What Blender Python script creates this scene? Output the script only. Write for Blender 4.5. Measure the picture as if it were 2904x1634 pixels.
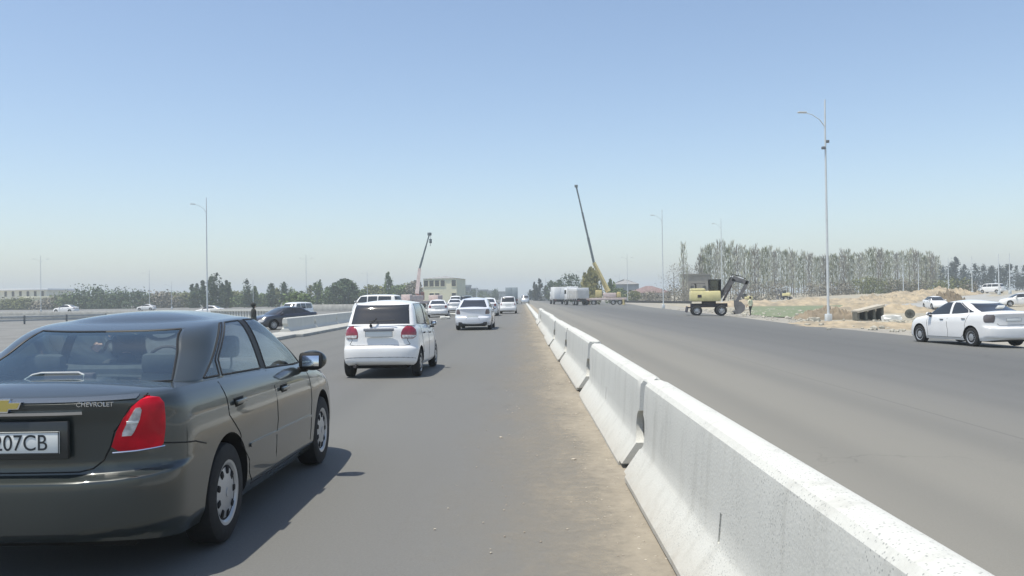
import bpy, bmesh, math, random
from mathutils import Vector, Matrix, noise
random.seed(11)
D = bpy.data
for o in list(D.objects): D.objects.remove(o)
scene = bpy.context.scene
COL = scene.collection
PI = math.pi
# ------------------------------------------------------------------ camera
FPX = 2450.0; CW = 1452.0; CH = 817.0; HC = 1.52; ROLL = 0.014; PITCH = 24.0/FPX
cF = Vector((0, math.cos(PITCH), math.sin(PITCH))); cR0 = Vector((1,0,0)); cU0 = Vector((0,-math.sin(PITCH), math.cos(PITCH)))
cR = cR0*math.cos(ROLL) - cU0*math.sin(ROLL); cU = cU0*math.cos(ROLL) + cR0*math.sin(ROLL)
cam = D.objects.new('camera', D.cameras.new('camera')); COL.objects.link(cam)
m = Matrix.Identity(4)
for i in range(3):
    m[i][0] = cR[i]; m[i][1] = cU[i]; m[i][2] = -cF[i]
m[2][3] = HC
cam.matrix_world = m
cam.data.sensor_width = 36; cam.data.lens = FPX/2904*36
cam.data.clip_start = 0.05; cam.data.clip_end = 6000
scene.camera = cam
scene.render.resolution_x = 1024; scene.render.resolution_y = 576
# ------------------------------------------------------------------ world, sun, exposure
SUN_EL = math.radians(72); SUN_AZ = math.radians(-118)   # azimuth: 0 = +Y, clockwise positive
world = D.worlds.new("World"); scene.world = world; world.use_nodes = True
nt = world.node_tree; nt.nodes.clear()
wo = nt.nodes.new('ShaderNodeOutputWorld'); bg = nt.nodes.new('ShaderNodeBackground'); sk = nt.nodes.new('ShaderNodeTexSky')
sk.sky_type = 'NISHITA'; sk.sun_disc = False; sk.sun_elevation = SUN_EL; sk.sun_rotation = SUN_AZ
sk.air_density = 0.98; sk.dust_density = 1.0; sk.ozone_density = 0.8; sk.altitude = 0
bg.inputs['Strength'].default_value = 0.14
nt.links.new(sk.outputs[0], bg.inputs[0]); nt.links.new(bg.outputs[0], wo.inputs[0])
sl = D.lights.new('sun', 'SUN'); sl.energy = 4.2; sl.angle = math.radians(0.5); sl.color = (1.0, 0.945, 0.83)
so = D.objects.new('sun', sl); COL.objects.link(so)
sdir = Vector((math.sin(SUN_AZ)*math.cos(SUN_EL), math.cos(SUN_AZ)*math.cos(SUN_EL), math.sin(SUN_EL)))
so.rotation_euler = sdir.to_track_quat('Z', 'Y').to_euler(); so.location = (0, -10, 60)
scene.view_settings.view_transform = 'Standard'; scene.view_settings.look = 'None'
scene.view_settings.exposure = 0.3; scene.view_settings.gamma = 1.0
scene.render.engine = 'CYCLES'

# ------------------------------------------------------------------ materials
def srgb(r, g, b): return tuple(((c/255)/12.92 if c/255 <= .04045 else (((c/255)+.055)/1.055)**2.4) for c in (r, g, b))
MATS = {}
def mat(name, col, rough=.6, metal=0.0, var=0.0, scale=4.0, col2=None, bump=0.0, bscale=40., coat=0.0, spec=.5, detail=6.0, obj=True):
    if name in MATS: return MATS[name]
    M = D.materials.new(name); M.use_nodes = True; MATS[name] = M
    n = M.node_tree; p = n.nodes['Principled BSDF']
    p.inputs['Base Color'].default_value = (*col, 1); p.inputs['Roughness'].default_value = rough
    p.inputs['Metallic'].default_value = metal; p.inputs['Coat Weight'].default_value = coat; p.inputs['Coat Roughness'].default_value = .04
    p.inputs['Specular IOR Level'].default_value = spec
    tc = n.nodes.new('ShaderNodeTexCoord'); src = tc.outputs['Object']
    if var > 0 or col2:
        if col2 is None: col2 = tuple(c*(1-var) for c in col)
        t = n.nodes.new('ShaderNodeTexNoise'); t.inputs['Scale'].default_value = scale; t.inputs['Detail'].default_value = detail
        n.links.new(src, t.inputs['Vector'])
        r = n.nodes.new('ShaderNodeValToRGB'); r.color_ramp.elements[0].position = .36; r.color_ramp.elements[1].position = .64
        r.color_ramp.elements[0].color = (*col2, 1); r.color_ramp.elements[1].color = (*col, 1)
        n.links.new(t.outputs['Fac'], r.inputs['Fac']); n.links.new(r.outputs['Color'], p.inputs['Base Color'])
    if bump > 0:
        t2 = n.nodes.new('ShaderNodeTexNoise'); t2.inputs['Scale'].default_value = bscale; t2.inputs['Detail'].default_value = 4
        n.links.new(src, t2.inputs['Vector'])
        b = n.nodes.new('ShaderNodeBump'); b.inputs['Strength'].default_value = bump; b.inputs['Distance'].default_value = .01
        n.links.new(t2.outputs['Fac'], b.inputs['Height']); n.links.new(b.outputs['Normal'], p.inputs['Normal'])
    return M
def glass_mat(name, tint, mixf, gloss=(.9,.95,1), rough=.02):
    if name in MATS: return MATS[name]
    M = D.materials.new(name); M.use_nodes = True; MATS[name] = M; n = M.node_tree; n.nodes.clear()
    o = n.nodes.new('ShaderNodeOutputMaterial'); mx = n.nodes.new('ShaderNodeMixShader'); tr = n.nodes.new('ShaderNodeBsdfTransparent')
    gl = n.nodes.new('ShaderNodeBsdfGlossy'); gl.inputs['Roughness'].default_value = rough; gl.inputs['Color'].default_value = (*gloss, 1)
    tr.inputs['Color'].default_value = (*tint, 1)
    fr = n.nodes.new('ShaderNodeFresnel'); fr.inputs['IOR'].default_value = 1.33
    ad = n.nodes.new('ShaderNodeMath'); ad.operation = 'ADD'; ad.inputs[1].default_value = mixf; ad.use_clamp = True
    n.links.new(fr.outputs[0], ad.inputs[0]); n.links.new(ad.outputs[0], mx.inputs[0])
    n.links.new(tr.outputs[0], mx.inputs[1]); n.links.new(gl.outputs[0], mx.inputs[2]); n.links.new(mx.outputs[0], o.inputs[0])
    return M

# ------------------------------------------------------------------ helpers
def new_obj(name, me, mats, parent=None, smooth=True, sharp=35):
    mi_ = [p.material_index for p in me.polygons]; me.materials.clear()
    for mm in (mats if isinstance(mats, (list, tuple)) else [mats]): me.materials.append(mm)
    nm_ = len(me.materials)
    for p, k_ in zip(me.polygons, mi_): p.material_index = min(k_, nm_-1)
    if smooth:
        for p in me.polygons: p.use_smooth = True
        me.set_sharp_from_angle(angle=math.radians(sharp))
    o = D.objects.new(name, me); COL.objects.link(o)
    if parent: o.parent = parent
    return o
def tag(o, label=None, cat=None, group=None, kind=None):
    if label: o['label'] = label
    if cat: o['category'] = cat
    if group: o['group'] = group
    if kind: o['kind'] = kind
    return o
def thing(name, label, cat, loc=(0,0,0), rz=0.0, group=None):
    o = D.objects.new(name, None); COL.objects.link(o); o.location = loc; o.rotation_euler = (0,0,rz); o.empty_display_size = .2
    return tag(o, label, cat, group)
def kids(o): return [c for c in D.objects if c.parent == o]
def copy_tree(o, parent=None):
    ch = kids(o); c = o.copy(); COL.objects.link(c); c.parent = parent
    for k in ch: copy_tree(k, c)
    return c
class MB:
    """collects shapes, builds one mesh object"""
    def __init__(s): s.bm = bmesh.new()
    def _set(s, vs, mi):
        fs = {f for v in vs for f in v.link_faces}
        for f in fs: f.material_index = mi
    def box(s, c, d, rot=None, mi=0, bev=0.0, taper=None):
        r = bmesh.ops.create_cube(s.bm, size=1); vs = r['verts']
        for v in vs:
            v.co = Vector((v.co.x*d[0], v.co.y*d[1], v.co.z*d[2]))
            if taper and v.co.z > 0: v.co.x *= taper[0]; v.co.y *= taper[1]
        s._set(vs, mi)
        if bev > 0:
            es = list({e for v in vs for e in v.link_edges})
            rr = bmesh.ops.bevel(s.bm, geom=es, offset=bev, segments=2, affect='EDGES', profile=.5, material=-1)
            vs = list({v for f in rr['faces'] for v in f.verts} | {v for v in vs if v.is_valid})
        M = Matrix.Translation(c)
        if rot is not None: M = M @ (rot if isinstance(rot, Matrix) else Matrix.Rotation(rot, 4, 'Z'))
        for v in vs: v.co = M @ v.co
        return s
    def tube(s, pts, r, n=8, mi=0, r2=None, cap=True):
        pts = [Vector(p) for p in pts]; rings = []
        up0 = Vector((0,0,1))
        for i, p in enumerate(pts):
            d = (pts[min(i+1, len(pts)-1)] - pts[max(i-1, 0)])
            if d.length < 1e-9: d = Vector((0,0,1))
            d.normalize(); up = up0 if abs(d.z) < .95 else Vector((1,0,0))
            a = d.cross(up).normalized(); b = a.cross(d)
            k = i/(len(pts)-1) if len(pts) > 1 else 0
            rr = r if r2 is None else r+(r2-r)*k
            rings.append([s.bm.verts.new(p + a*rr*math.cos(2*PI*j/n) + b*rr*math.sin(2*PI*j/n)) for j in range(n)])
        for i in range(len(rings)-1):
            for j in range(n):
                f = s.bm.faces.new((rings[i][j], rings[i][(j+1)%n], rings[i+1][(j+1)%n], rings[i+1][j])); f.material_index = mi
        if cap:
            for rg in (rings[0], rings[-1]):
                f = s.bm.faces.new(rg); f.material_index = mi
        return s
    def lathe(s, prof, n=24, M=None, mi=0, mis=None):
        """prof = [(radius, axial)], axis = X"""
        M = M or Matrix.Identity(4); rings = []
        for (r, a) in prof:
            rings.append([s.bm.verts.new(M @ Vector((a, r*math.cos(2*PI*j/n), r*math.sin(2*PI*j/n)))) for j in range(n)])
        for i in range(len(rings)-1):
            for j in range(n):
                f = s.bm.faces.new((rings[i][j], rings[i+1][j], rings[i+1][(j+1)%n], rings[i][(j+1)%n])); f.material_index = mis[i] if mis else mi
        for rg in (rings[0], rings[-1]):
            f = s.bm.faces.new(rg); f.material_index = mi
        return s
    def poly(s, pts, mi=0):
        f = s.bm.faces.new([s.bm.verts.new(p) for p in pts]); f.material_index = mi; return s
    def prism(s, pts, off, mi=0):
        """extrude a planar polygon by vector off"""
        a = [s.bm.verts.new(Vector(p)) for p in pts]; b = [s.bm.verts.new(Vector(p)+Vector(off)) for p in pts]; n = len(a)
        fs = [s.bm.faces.new(a), s.bm.faces.new(b[::-1])]
        for i in range(n): fs.append(s.bm.faces.new((a[i], b[i], b[(i+1)%n], a[(i+1)%n])))
        for f in fs: f.material_index = mi
        return s
    def ball(s, c, d, mi=0, seg=12, rot=None):
        r = bmesh.ops.create_uvsphere(s.bm, u_segments=seg, v_segments=max(6, seg*2//3), radius=1)
        M = Matrix.Translation(c) @ (rot or Matrix.Identity(4)) @ Matrix.Diagonal((d[0], d[1], d[2], 1))
        for v in r['verts']: v.co = M @ v.co
        s._set(r['verts'], mi); return s
    def build(s, name, mats, parent=None, smooth=True, sharp=35, fix=True):
        if fix: bmesh.ops.recalc_face_normals(s.bm, faces=s.bm.faces)
        me = D.meshes.new(name); s.bm.to_mesh(me); s.bm.free()
        return new_obj(name, me, mats, parent, smooth, sharp)
def pchip(keys):
    xs = [k[0] for k in keys]; ys = [k[1] for k in keys]; n = len(xs)
    if n == 1: return lambda x: ys[0]
    h = [xs[i+1]-xs[i] for i in range(n-1)]; d = [(ys[i+1]-ys[i])/h[i] for i in range(n-1)]
    mm = [0.0]*n; mm[0] = d[0]; mm[-1] = d[-1]
    for i in range(1, n-1):
        if d[i-1]*d[i] <= 0: mm[i] = 0
        else:
            w1 = 2*h[i]+h[i-1]; w2 = h[i]+2*h[i-1]; mm[i] = (w1+w2)/(w1/d[i-1]+w2/d[i])
    def f(x):
        if x <= xs[0]: return ys[0]
        if x >= xs[-1]: return ys[-1]
        i = 0
        while x > xs[i+1]: i += 1
        t = (x-xs[i])/h[i]
        return ((1+2*t)*(1-t)**2*ys[i] + t*(1-t)**2*h[i]*mm[i] + t*t*(3-2*t)*ys[i+1] + t*t*(t-1)*h[i]*mm[i+1])
    return f
def text_mesh(txt, size, depth, name, material, parent, M, align='CENTER', squeeze=1.0):
    cu = D.curves.new(name, 'FONT'); cu.body = txt; cu.size = size; cu.extrude = depth; cu.align_x = align; cu.align_y = 'CENTER'
    t = D.objects.new(name+'_tmp', cu); COL.objects.link(t); bpy.context.view_layer.update()
    me = D.meshes.new_from_object(t.evaluated_get(bpy.context.evaluated_depsgraph_get()))
    D.objects.remove(t); me.name = name
    me.transform(M @ Matrix.Diagonal((squeeze, 1, 1, 1)))
    return new_obj(name, me, material, parent, smooth=False)
def smooth01(t): t = max(0, min(1, t)); return t*t*(3-2*t)

# ground height: crowned road that falls off to both sides, a raised side road far right
def G(x, y=0):
    d = abs(x-1.0)
    z = -0.03*min(max(d-4.0, 0), 18.0)
    if x > 55 and y > 60: z += 1.5*smooth01((x-60)/26)*smooth01((y-60)/60)
    return z
def sxy(px, Y, z=None):
    """point on the ground at depth Y that falls in photo column px"""
    s = FPX/Y; X = (px-CW)/s
    for _ in range(4):
        zz = G(X, Y) if z is None else z
        X = (px-CW)/s - ROLL*(HC-zz)
    return Vector((X, Y, zz))
def gp(px, py):
    d = cF + cR*((px-CW)/FPX) - cU*((py-CH)/FPX); Y = 60.0
    for _ in range(30):
        X = d.x/d.y*Y; z = G(X, Y); t = (z-HC)/d.z if d.z < -1e-5 else 600
        Y = .5*Y+.5*max(2, min(1500, t*d.y))
    return Vector((d.x/d.y*Y, Y, G(d.x/d.y*Y, Y)))
def zat(py, px, Y):
    """height of the point seen in photo pixel (px,py) at depth Y"""
    d = cF + cR*((px-CW)/FPX) - cU*((py-CH)/FPX)
    return HC + d.z/d.y*Y

# ------------------------------------------------------------------ common materials
white_paint = mat('white_paint', (.80,.80,.79), .28, coat=.6, var=.05, scale=2)
grey_paint = mat('grey_paint', (.026,.034,.033), .38, metal=.2, coat=1.0, var=.10, scale=1.5, bump=.0)
dark_paint = mat('dark_blue_paint', (.02,.022,.035), .3, coat=1.0)
silver_paint = mat('silver_paint', (.55,.58,.6), .3, metal=.4, coat=.6)
black_trim = mat('black_trim', (.012,.012,.013), .55)
rubber = mat('rubber', (.018,.018,.018), .85, var=.4, scale=20)
well = mat('wheel_well', (.008,.008,.008), .9)
hubcap = mat('hubcap', (.42,.43,.44), .35, metal=.5)
chrome = mat('chrome', (.75,.76,.78), .12, metal=1.0)
car_glass = glass_mat('car_glass', (.93,.97,.98), .085)
rear_glass = glass_mat('rear_glass', (.86,.95,.94), .19, (.86,.97,.95))
dark_glass = mat('dark_glass', (.03,.033,.036), .08, coat=.5)
lamp_red = mat('lamp_red', (.62,.006,.022), .35, coat=.15, var=.35, scale=9, spec=.2)
lamp_pink = mat('lamp_pink', (.27,.025,.045), .22, coat=.6, var=.3, scale=14)
lamp_white = mat('lamp_white', (.62,.62,.62), .15, coat=.8, var=.45, scale=30)
plate_white = mat('plate_white', (.72,.74,.72), .5)
plate_black = mat('plate_black', (.02,.025,.03), .6)
seat_cloth = mat('seat_cloth', (.085,.095,.10), .95, var=.3, scale=12)
gold = mat('gold', (.50,.42,.14), .3, metal=.6)
concrete = mat('concrete', (.74,.76,.72), .88, var=.13, scale=2.2, bump=.35, bscale=60)
steel = mat('galvanised_steel', (.42,.44,.45), .5, metal=.35, var=.15, scale=6)
skin = mat('skin', (.42,.26,.19), .6); hair_m = mat('hair', (.02,.016,.014), .8)

# ------------------------------------------------------------------ car generator (local: +y forward, z up, origin on the ground under the middle)
class Shell:
    """closed surface made of plan outlines stacked from t=0 to t=1 and capped by a crowned deck"""
    def __init__(s, P):
        s.__dict__.update(P)
        s.wk = pchip(P['w']); s.rk = pchip(P['r']); s.fk = pchip(P['f']); s.zb = pchip(P['zb']); s.zs = pchip(P['zs'])
        s.tp = pchip(P['taper']) if 'taper' in P else (lambda y: 1.0)
    def pt(s, u, t, side=1):
        w, r, f = s.wk(t), s.rk(t if not hasattr(s, 'rise') else (t-s.rise*min(1, max(0, u))**2*(1-t)*1.6)), s.fk(t)
        if u <= 1:
            a = max(0, u)*PI/2; x = w*math.sin(a)**(2/s.nr); y = r+s.Lr*(1-max(0, math.cos(a))**(2/s.nr)) if a < PI/2-1e-6 else r+s.Lr
        elif u >= 2:
            a = (3-min(3, u))*PI/2; x = w*math.sin(a)**(2/s.nf); y = f-s.Lf*(1-max(0, math.cos(a))**(2/s.nf)) if a < PI/2-1e-6 else f-s.Lf
        else: x = w; y = (r+s.Lr)+((f-s.Lf)-(r+s.Lr))*(u-1)
        x *= s.tp(y)
        zb, zs = s.zb(y), s.zs(y)
        g = t if not getattr(s, 'ease', 0) else 1.14*t-.14*t**6
        return Vector((side*x, y, zb+(zs-zb)*g))
    def ux(s, x, t):
        w = s.wk(t); return math.asin(min(1, (abs(x)/w)**(s.nr/2)))/(PI/2)
    def uxf(s, x, t): 
        w = s.wk(t); return 3-math.asin(min(1, (abs(x)/w)**(s.nf/2)))/(PI/2)
    def uy(s, y, t):
        r, f = s.rk(t), s.fk(t)
        if y < r+s.Lr:
            c = min(1, max(0, 1-(y-r)/s.Lr)); return math.acos(c**(s.nr/2))/(PI/2)
        if y > f-s.Lf:
            c = min(1, max(0, 1-(f-y)/s.Lf)); return 3-math.acos(c**(s.nf/2))/(PI/2)
        return 1+(y-r-s.Lr)/((f-s.Lf)-(r+s.Lr))
    def tz(s, z, y): return (z-s.zb(y))/(s.zs(y)-s.zb(y))
    def nrm(s, u, t, side=1):
        e = .01
        a = s.pt(min(3, u+e), t, side)-s.pt(max(0, u-e), t, side); b = s.pt(u, min(1, t+e), side)-s.pt(u, max(0, t-e), side)
        n = a.cross(b)*side
        return n.normalized() if n.length > 1e-9 else Vector((side, 0, 0))
    def deckz(s, x, y, w, z0):
        r, f = s.rk(1), s.fk(1)
        k = (1-(1-min(1, max(0, (y-r)/s.cr)))**2)*(1-(1-min(1, max(0, (f-y)/s.cf)))**2)
        return z0 + s.crown*k*(1-abs(x/max(w, 1e-6))**2.3)
def shell_bm(S, us, ts, K=10, bottom=True, us_fn=None):
    """us: list of u stations (or us_fn(t)->list)"""
    bm = bmesh.new(); N = len(us); rows = []
    for t in ts:
        U = us_fn(t) if us_fn else us
        R = [bm.verts.new(S.pt(u, t, 1)) for u in U]; Lf = [None]*N
        for i in range(N):
            if i in (0, N-1):
                R[i].co.x = 0; Lf[i] = R[i]
            else: Lf[i] = bm.verts.new(Vector((-R[i].co.x, R[i].co.y, R[i].co.z)))
        rows.append((R, Lf))
    info = []
    for j in range(len(ts)-1):
        for side in (0, 1):
            for i in range(N-1):
                a, b = rows[j][side][i], rows[j][side][i+1]; c, d = rows[j+1][side][i+1], rows[j+1][side][i]
                vs = [a, b, c, d] if side == 0 else [b, a, d, c]
                f = bm.faces.new(vs); info.append((f, i, j, side))
    # deck: rings shrinking on to a spine, so the dome is smooth all round
    R, Lf = rows[-1]; r_, f_ = S.rk(1), S.fk(1); dr = S.cr; df = S.cf; M = 9; prev = [[v for v in R], [v for v in Lf]]
    for k in range(1, M+1):
        f = k/M; cur = [[], []]
        for sd in (0, 1):
            for i in range(N):
                if sd == 1 and i in (0, N-1): cur[1].append(cur[0][i]); continue
                c = rows[-1][sd][i].co; yt = max(r_+dr, min(f_-df, c.y)); y = c.y+(yt-c.y)*f; x = c.x*(1-f)
                if k == M and sd == 1: cur[1].append(cur[0][i]); continue
                cur[sd].append(bm.verts.new(Vector((x, y, S.zs(y)+S.crown*(1-(1-f)**2)))))
        for sd in (0, 1):
            for i in range(N-1):
                q = [prev[sd][i], prev[sd][i+1], cur[sd][i+1], cur[sd][i]]; q = q if sd == 0 else q[::-1]; q2 = []
                for v in q:
                    if v not in q2: q2.append(v)
                if len(q2) > 2: bm.faces.new(q2)
        prev = cur
    top_vs = list({v for s_ in prev for v in s_}); bmesh.ops.remove_doubles(bm, verts=top_vs, dist=1e-5)
    if bottom:
        R, Lf = rows[0]
        for i in range(N-1):
            if i == 0: bm.faces.new((R[0], Lf[1], R[1]))
            elif i == N-2: bm.faces.new((R[i], Lf[i], R[N-1]))
            else: bm.faces.new((R[i], Lf[i], Lf[i+1], R[i+1]))
    return bm, info
def patch_bm(mb, S, rows, m=10, off=.006, side=1, mi=0, skirt=.03, bulge=0.0):
    """rows = [(t, uL, uR)...]; a curved panel riding on the shell"""
    g = []; n = len(rows)-1
    for j, (t, a, b) in enumerate(rows):
        r = []
        for i in range(m+1):
            k = i/m; u = a+(b-a)*k; p = S.pt(u, t, side); nn = S.nrm(u, t, side)
            o = off + bulge*(math.sin(PI*k)**.6)*(math.sin(PI*j/n)**.6 if 0 < j < n else 0)
            r.append((p+nn*o, p-nn*skirt))
        g.append(r)
    V = [[mb.bm.verts.new(q[0]) for q in r] for r in g]; W = [[mb.bm.verts.new(q[1]) for q in r] for r in g]
    def face(*v):
        f = mb.bm.faces.new(v); f.material_index = mi
    for j in range(n):
        for i in range(m): face(V[j][i], V[j][i+1], V[j+1][i+1], V[j+1][i])
        face(V[j][0], V[j+1][0], W[j+1][0], W[j][0]); face(V[j][m], W[j][m], W[j+1][m], V[j+1][m])
    for i in range(m):
        face(V[0][i], W[0][i], W[0][i+1], V[0][i+1]); face(V[n][i], V[n][i+1], W[n][i+1], W[n][i])
def line_on(mb, S, uts, side=1, r=.004, mi=0, off=0.0, n=6):
    pts = []
    for a, b in zip(uts[:-1], uts[1:]):
        for k in range(n):
            u = a[0]+(b[0]-a[0])*k/n; t = a[1]+(b[1]-a[1])*k/n
            pts.append(S.pt(u, t, side)+S.nrm(u, t, side)*off)
    u, t = uts[-1]; pts.append(S.pt(u, t, side)+S.nrm(u, t, side)*off)
    mb.tube(pts, r, n=5, mi=mi)

def make_wheel(root, pos, R, width, rimr, side, slots=9, hero=False):
    M = Matrix.Translation(pos) @ Matrix.Diagonal((side, 1, 1, 1)); h = width/2; n = 40 if hero else 20
    hub = MB(); hub.lathe([(rimr*.96, -h*.6), (rimr*.96, h*.35)], n=n, M=M)
    w = hub.build('wheel', well, root)
    ty = MB(); ty.lathe([(rimr, -h), (R*.9, -h), (R*.975, -h*.86), (R, -h*.6), (R, h*.6), (R*.975, h*.86), (R*.9, h), (rimr*1.03, h), (rimr, h*.8)], n=n, M=M)
    ty.build('tyre', rubber, w)
    rm = MB(); rm.lathe([(rimr*1.0, h*.2), (rimr*1.02, h*.97), (rimr*.93, h*.93), (rimr*.85, h*.78), (rimr*.45, h*.92), (rimr*.2, h*.96), (.001, h*.96)], n=n, M=M)
    for k in range(slots):
        a = 2*PI*k/slots; c = Vector((h*.86, math.cos(a)*rimr*.69, math.sin(a)*rimr*.69))
        rm.box(M @ c, (h*.14, rimr*.24, rimr*.20), rot=Matrix.Rotation(a, 4, 'X'), mi=1, bev=.008 if hero else 0)
    if hero:
        rm.lathe([(.03, h*.9), (.03, h*1.0), (.001, h*1.0)], n=16, M=M)
    rm.build('rim', [hubcap, well], w, sharp=28)
    return w

def make_car(P, name, label, cat, group=None):
    """returns root, body shell, cabin shell"""
    root = thing(name, label, cat, group=group)
    B = Shell(P['body']); Cb = Shell(P['cab']); q = P.get('q', 1.0)
    nu = int(14*q)+2
    us = [i/nu for i in range(nu)] + [1+i/int(24*q+2) for i in range(int(24*q+2))] + [2+i/nu for i in range(nu+1)]
    nt = int(20*q)+4
    ts = sorted({round(i/nt, 4) for i in range(nt+1)} | set(P.get('ts', [])))
    bm, info = shell_bm(B, us, ts, K=int(10*q)+4)
    bmesh.ops.recalc_face_normals(bm, faces=bm.faces)
    me = D.meshes.new('body'); bm.to_mesh(me); bm.free(); me.materials.append(P['paint']); me.materials.append(well)
    tmp = D.objects.new('tmp_body', me); COL.objects.link(tmp)
    cut = MB(); W = P['W']; R = P['wr']
    for ya in P['axles']:
        for sd in (-1, 1):
            cut.lathe([(R*1.16, sd*(W-.30)), (R*1.16, sd*(W+.3))], n=48, M=Matrix.Translation((0, ya, R+.015)))
    bmesh.ops.recalc_face_normals(cut.bm, faces=cut.bm.faces)
    for f in cut.bm.faces: f.material_index = 1
    cme = D.meshes.new('cut'); cut.bm.to_mesh(cme); cut.bm.free(); cme.materials.append(P['paint']); cme.materials.append(well)
    co = D.objects.new('tmp_cut', cme); COL.objects.link(co)
    md = tmp.modifiers.new('b', 'BOOLEAN'); md.object = co; md.operation = 'DIFFERENCE'; md.solver = 'EXACT'; md.material_mode = 'INDEX'
    bpy.context.view_layer.update()
    me2 = D.meshes.new_from_object(tmp.evaluated_get(bpy.context.evaluated_depsgraph_get()))
    D.objects.remove(tmp); D.objects.remove(co); me2.name = 'body'
    body = new_obj('body', me2, [P['paint'], well], root, sharp=30)
    # cabin: column boundaries
    cols = P['cols']         # list of (kind, fn(s)->u) start boundaries; last is u=3
    subs = P.get('csub', [8]*len(cols))
    subs = [max(2, int(k*q)) for k in subs]
    def ufn(s):
        out = []; bs = [c[1](s) for c in cols]+[3.0]
        for i in range(1, len(bs)-1): bs[i] = max(bs[i], bs[i-1]+.012)
        for i in range(len(cols)):
            for k in range(subs[i]): out.append(bs[i]+(bs[i+1]-bs[i])*k/subs[i])
        out.append(3.0); return out
    kinds = []
    for i in range(len(cols)): kinds += [(cols[i][0], i)]*subs[i]
    s0, s1 = P.get('win', (.07, .88))
    nr_ = int(10*q)+2
    ss = [0, s0] + [s0+(s1-s0)*k/nr_ for k in range(1, nr_)] + [s1+(1-s1)*k/6 for k in range(7)]
    bm, info = shell_bm(Cb, ufn(0), ss, K=int(10*q)+4, bottom=False, us_fn=ufn)
    glass = {}
    for (f, i, j, side) in info:
        kd, ci = kinds[i]
        if 1 <= j < len(ss)-7 and kd in ('glass', 'black'):
            key = (ci, side if 0 < ci < len(cols)-1 else 0, kd)
            glass.setdefault(key, []).append([v.co.copy() for v in f.verts])
    kill = [f for (f, i, j, side) in info if 1 <= j < len(ss)-7 and kinds[i][0] in ('glass', 'black')]
    bmesh.ops.delete(bm, geom=kill, context='FACES')
    bmesh.ops.recalc_face_normals(bm, faces=bm.faces)
    me = D.meshes.new('roof'); bm.to_mesh(me); bm.free(); roof = new_obj('roof', me, [P['paint'], black_trim], root, sharp=40)
    if P.get('see'):   # give the cabin frame a little thickness seen from inside
        sm = roof.modifiers.new('t', 'SOLIDIFY'); sm.thickness = .025; sm.offset = -1
    for (ci, side, kd), fl in glass.items():
        g = MB(); cache = {}
        for vs in fl:
            q4 = []
            for c in vs:
                k = tuple(round(x, 4) for x in c)
                if k not in cache: cache[k] = g.bm.verts.new(c)
                if cache[k] not in q4: q4.append(cache[k])
            if len(q4) > 2:
                try: g.bm.faces.new(q4)
                except ValueError: pass
        first, last = ci == 0, ci == len(cols)-1
        if kd == 'black': nm, gm = 'pillar', black_trim
        else:
            nm = 'rear_window' if first else 'windscreen' if last else 'side_window'
            gm = P['rglass'] if first else P['glass'] if not isinstance(P['glass'], dict) else P['glass'].get(ci, dark_glass)
        # pull the pane a little in, keep a rubber rim round it
        g.build(nm, gm, root, sharp=60)
        if kd == 'glass' and P.get('rubber', True):
            u0 = cols[ci][1]; u1 = cols[ci+1][1] if ci+1 < len(cols) else (lambda s: 3.0)
            tr = MB(); S = Cb; rr = P.get('rub_r', .006)
            for sd in ((1, -1) if (first or last) else ((1,) if side == 0 else (-1,))):
                if first: loop = [(0, s1)] + [(u1(s1), s1)] + [(u1(s0), s0)] + [(0, s0)]
                elif last: loop = [(3, s1), (u0(s1), s1), (u0(s0), s0), (3, s0)]
                else: loop = [(u0(s0), s0), (u0(s1), s1), (u1(s1), s1), (u1(s0), s0), (u0(s0), s0)]
                for a, b in zip(loop[:-1], loop[1:]):
                    if abs(a[1]-b[1]) > .1 and not (first or last) or abs(a[1]-b[1]) > .1:
                        uf = u0 if (abs(a[0]-u0(a[1])) < 1e-6) else u1
                        pts = []
                        for k in range(11):
                            s_ = a[1]+(b[1]-a[1])*k/10; pts.append((uf(s_), s_))
                        line_on(tr, S, pts, side=sd, r=rr, n=1)
                    else: line_on(tr, S, [a, b], side=sd, r=rr, n=12)
            tr.build('window_seal', black_trim, root)
    for ya in P['axles']:
        for sd in (-1, 1):
            make_wheel(root, (sd*(W-.02-P['tw']/2), ya, R), R, P['tw'], R*P.get('rimk', .64), sd, slots=P.get('slots', 9), hero=P.get('hero', False))
    un = MB(); un.box((0, 0, .26), (W*1.3, P['L']*.86, .16)); un.build('underbody', well, root)
    return root, B, Cb
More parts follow.
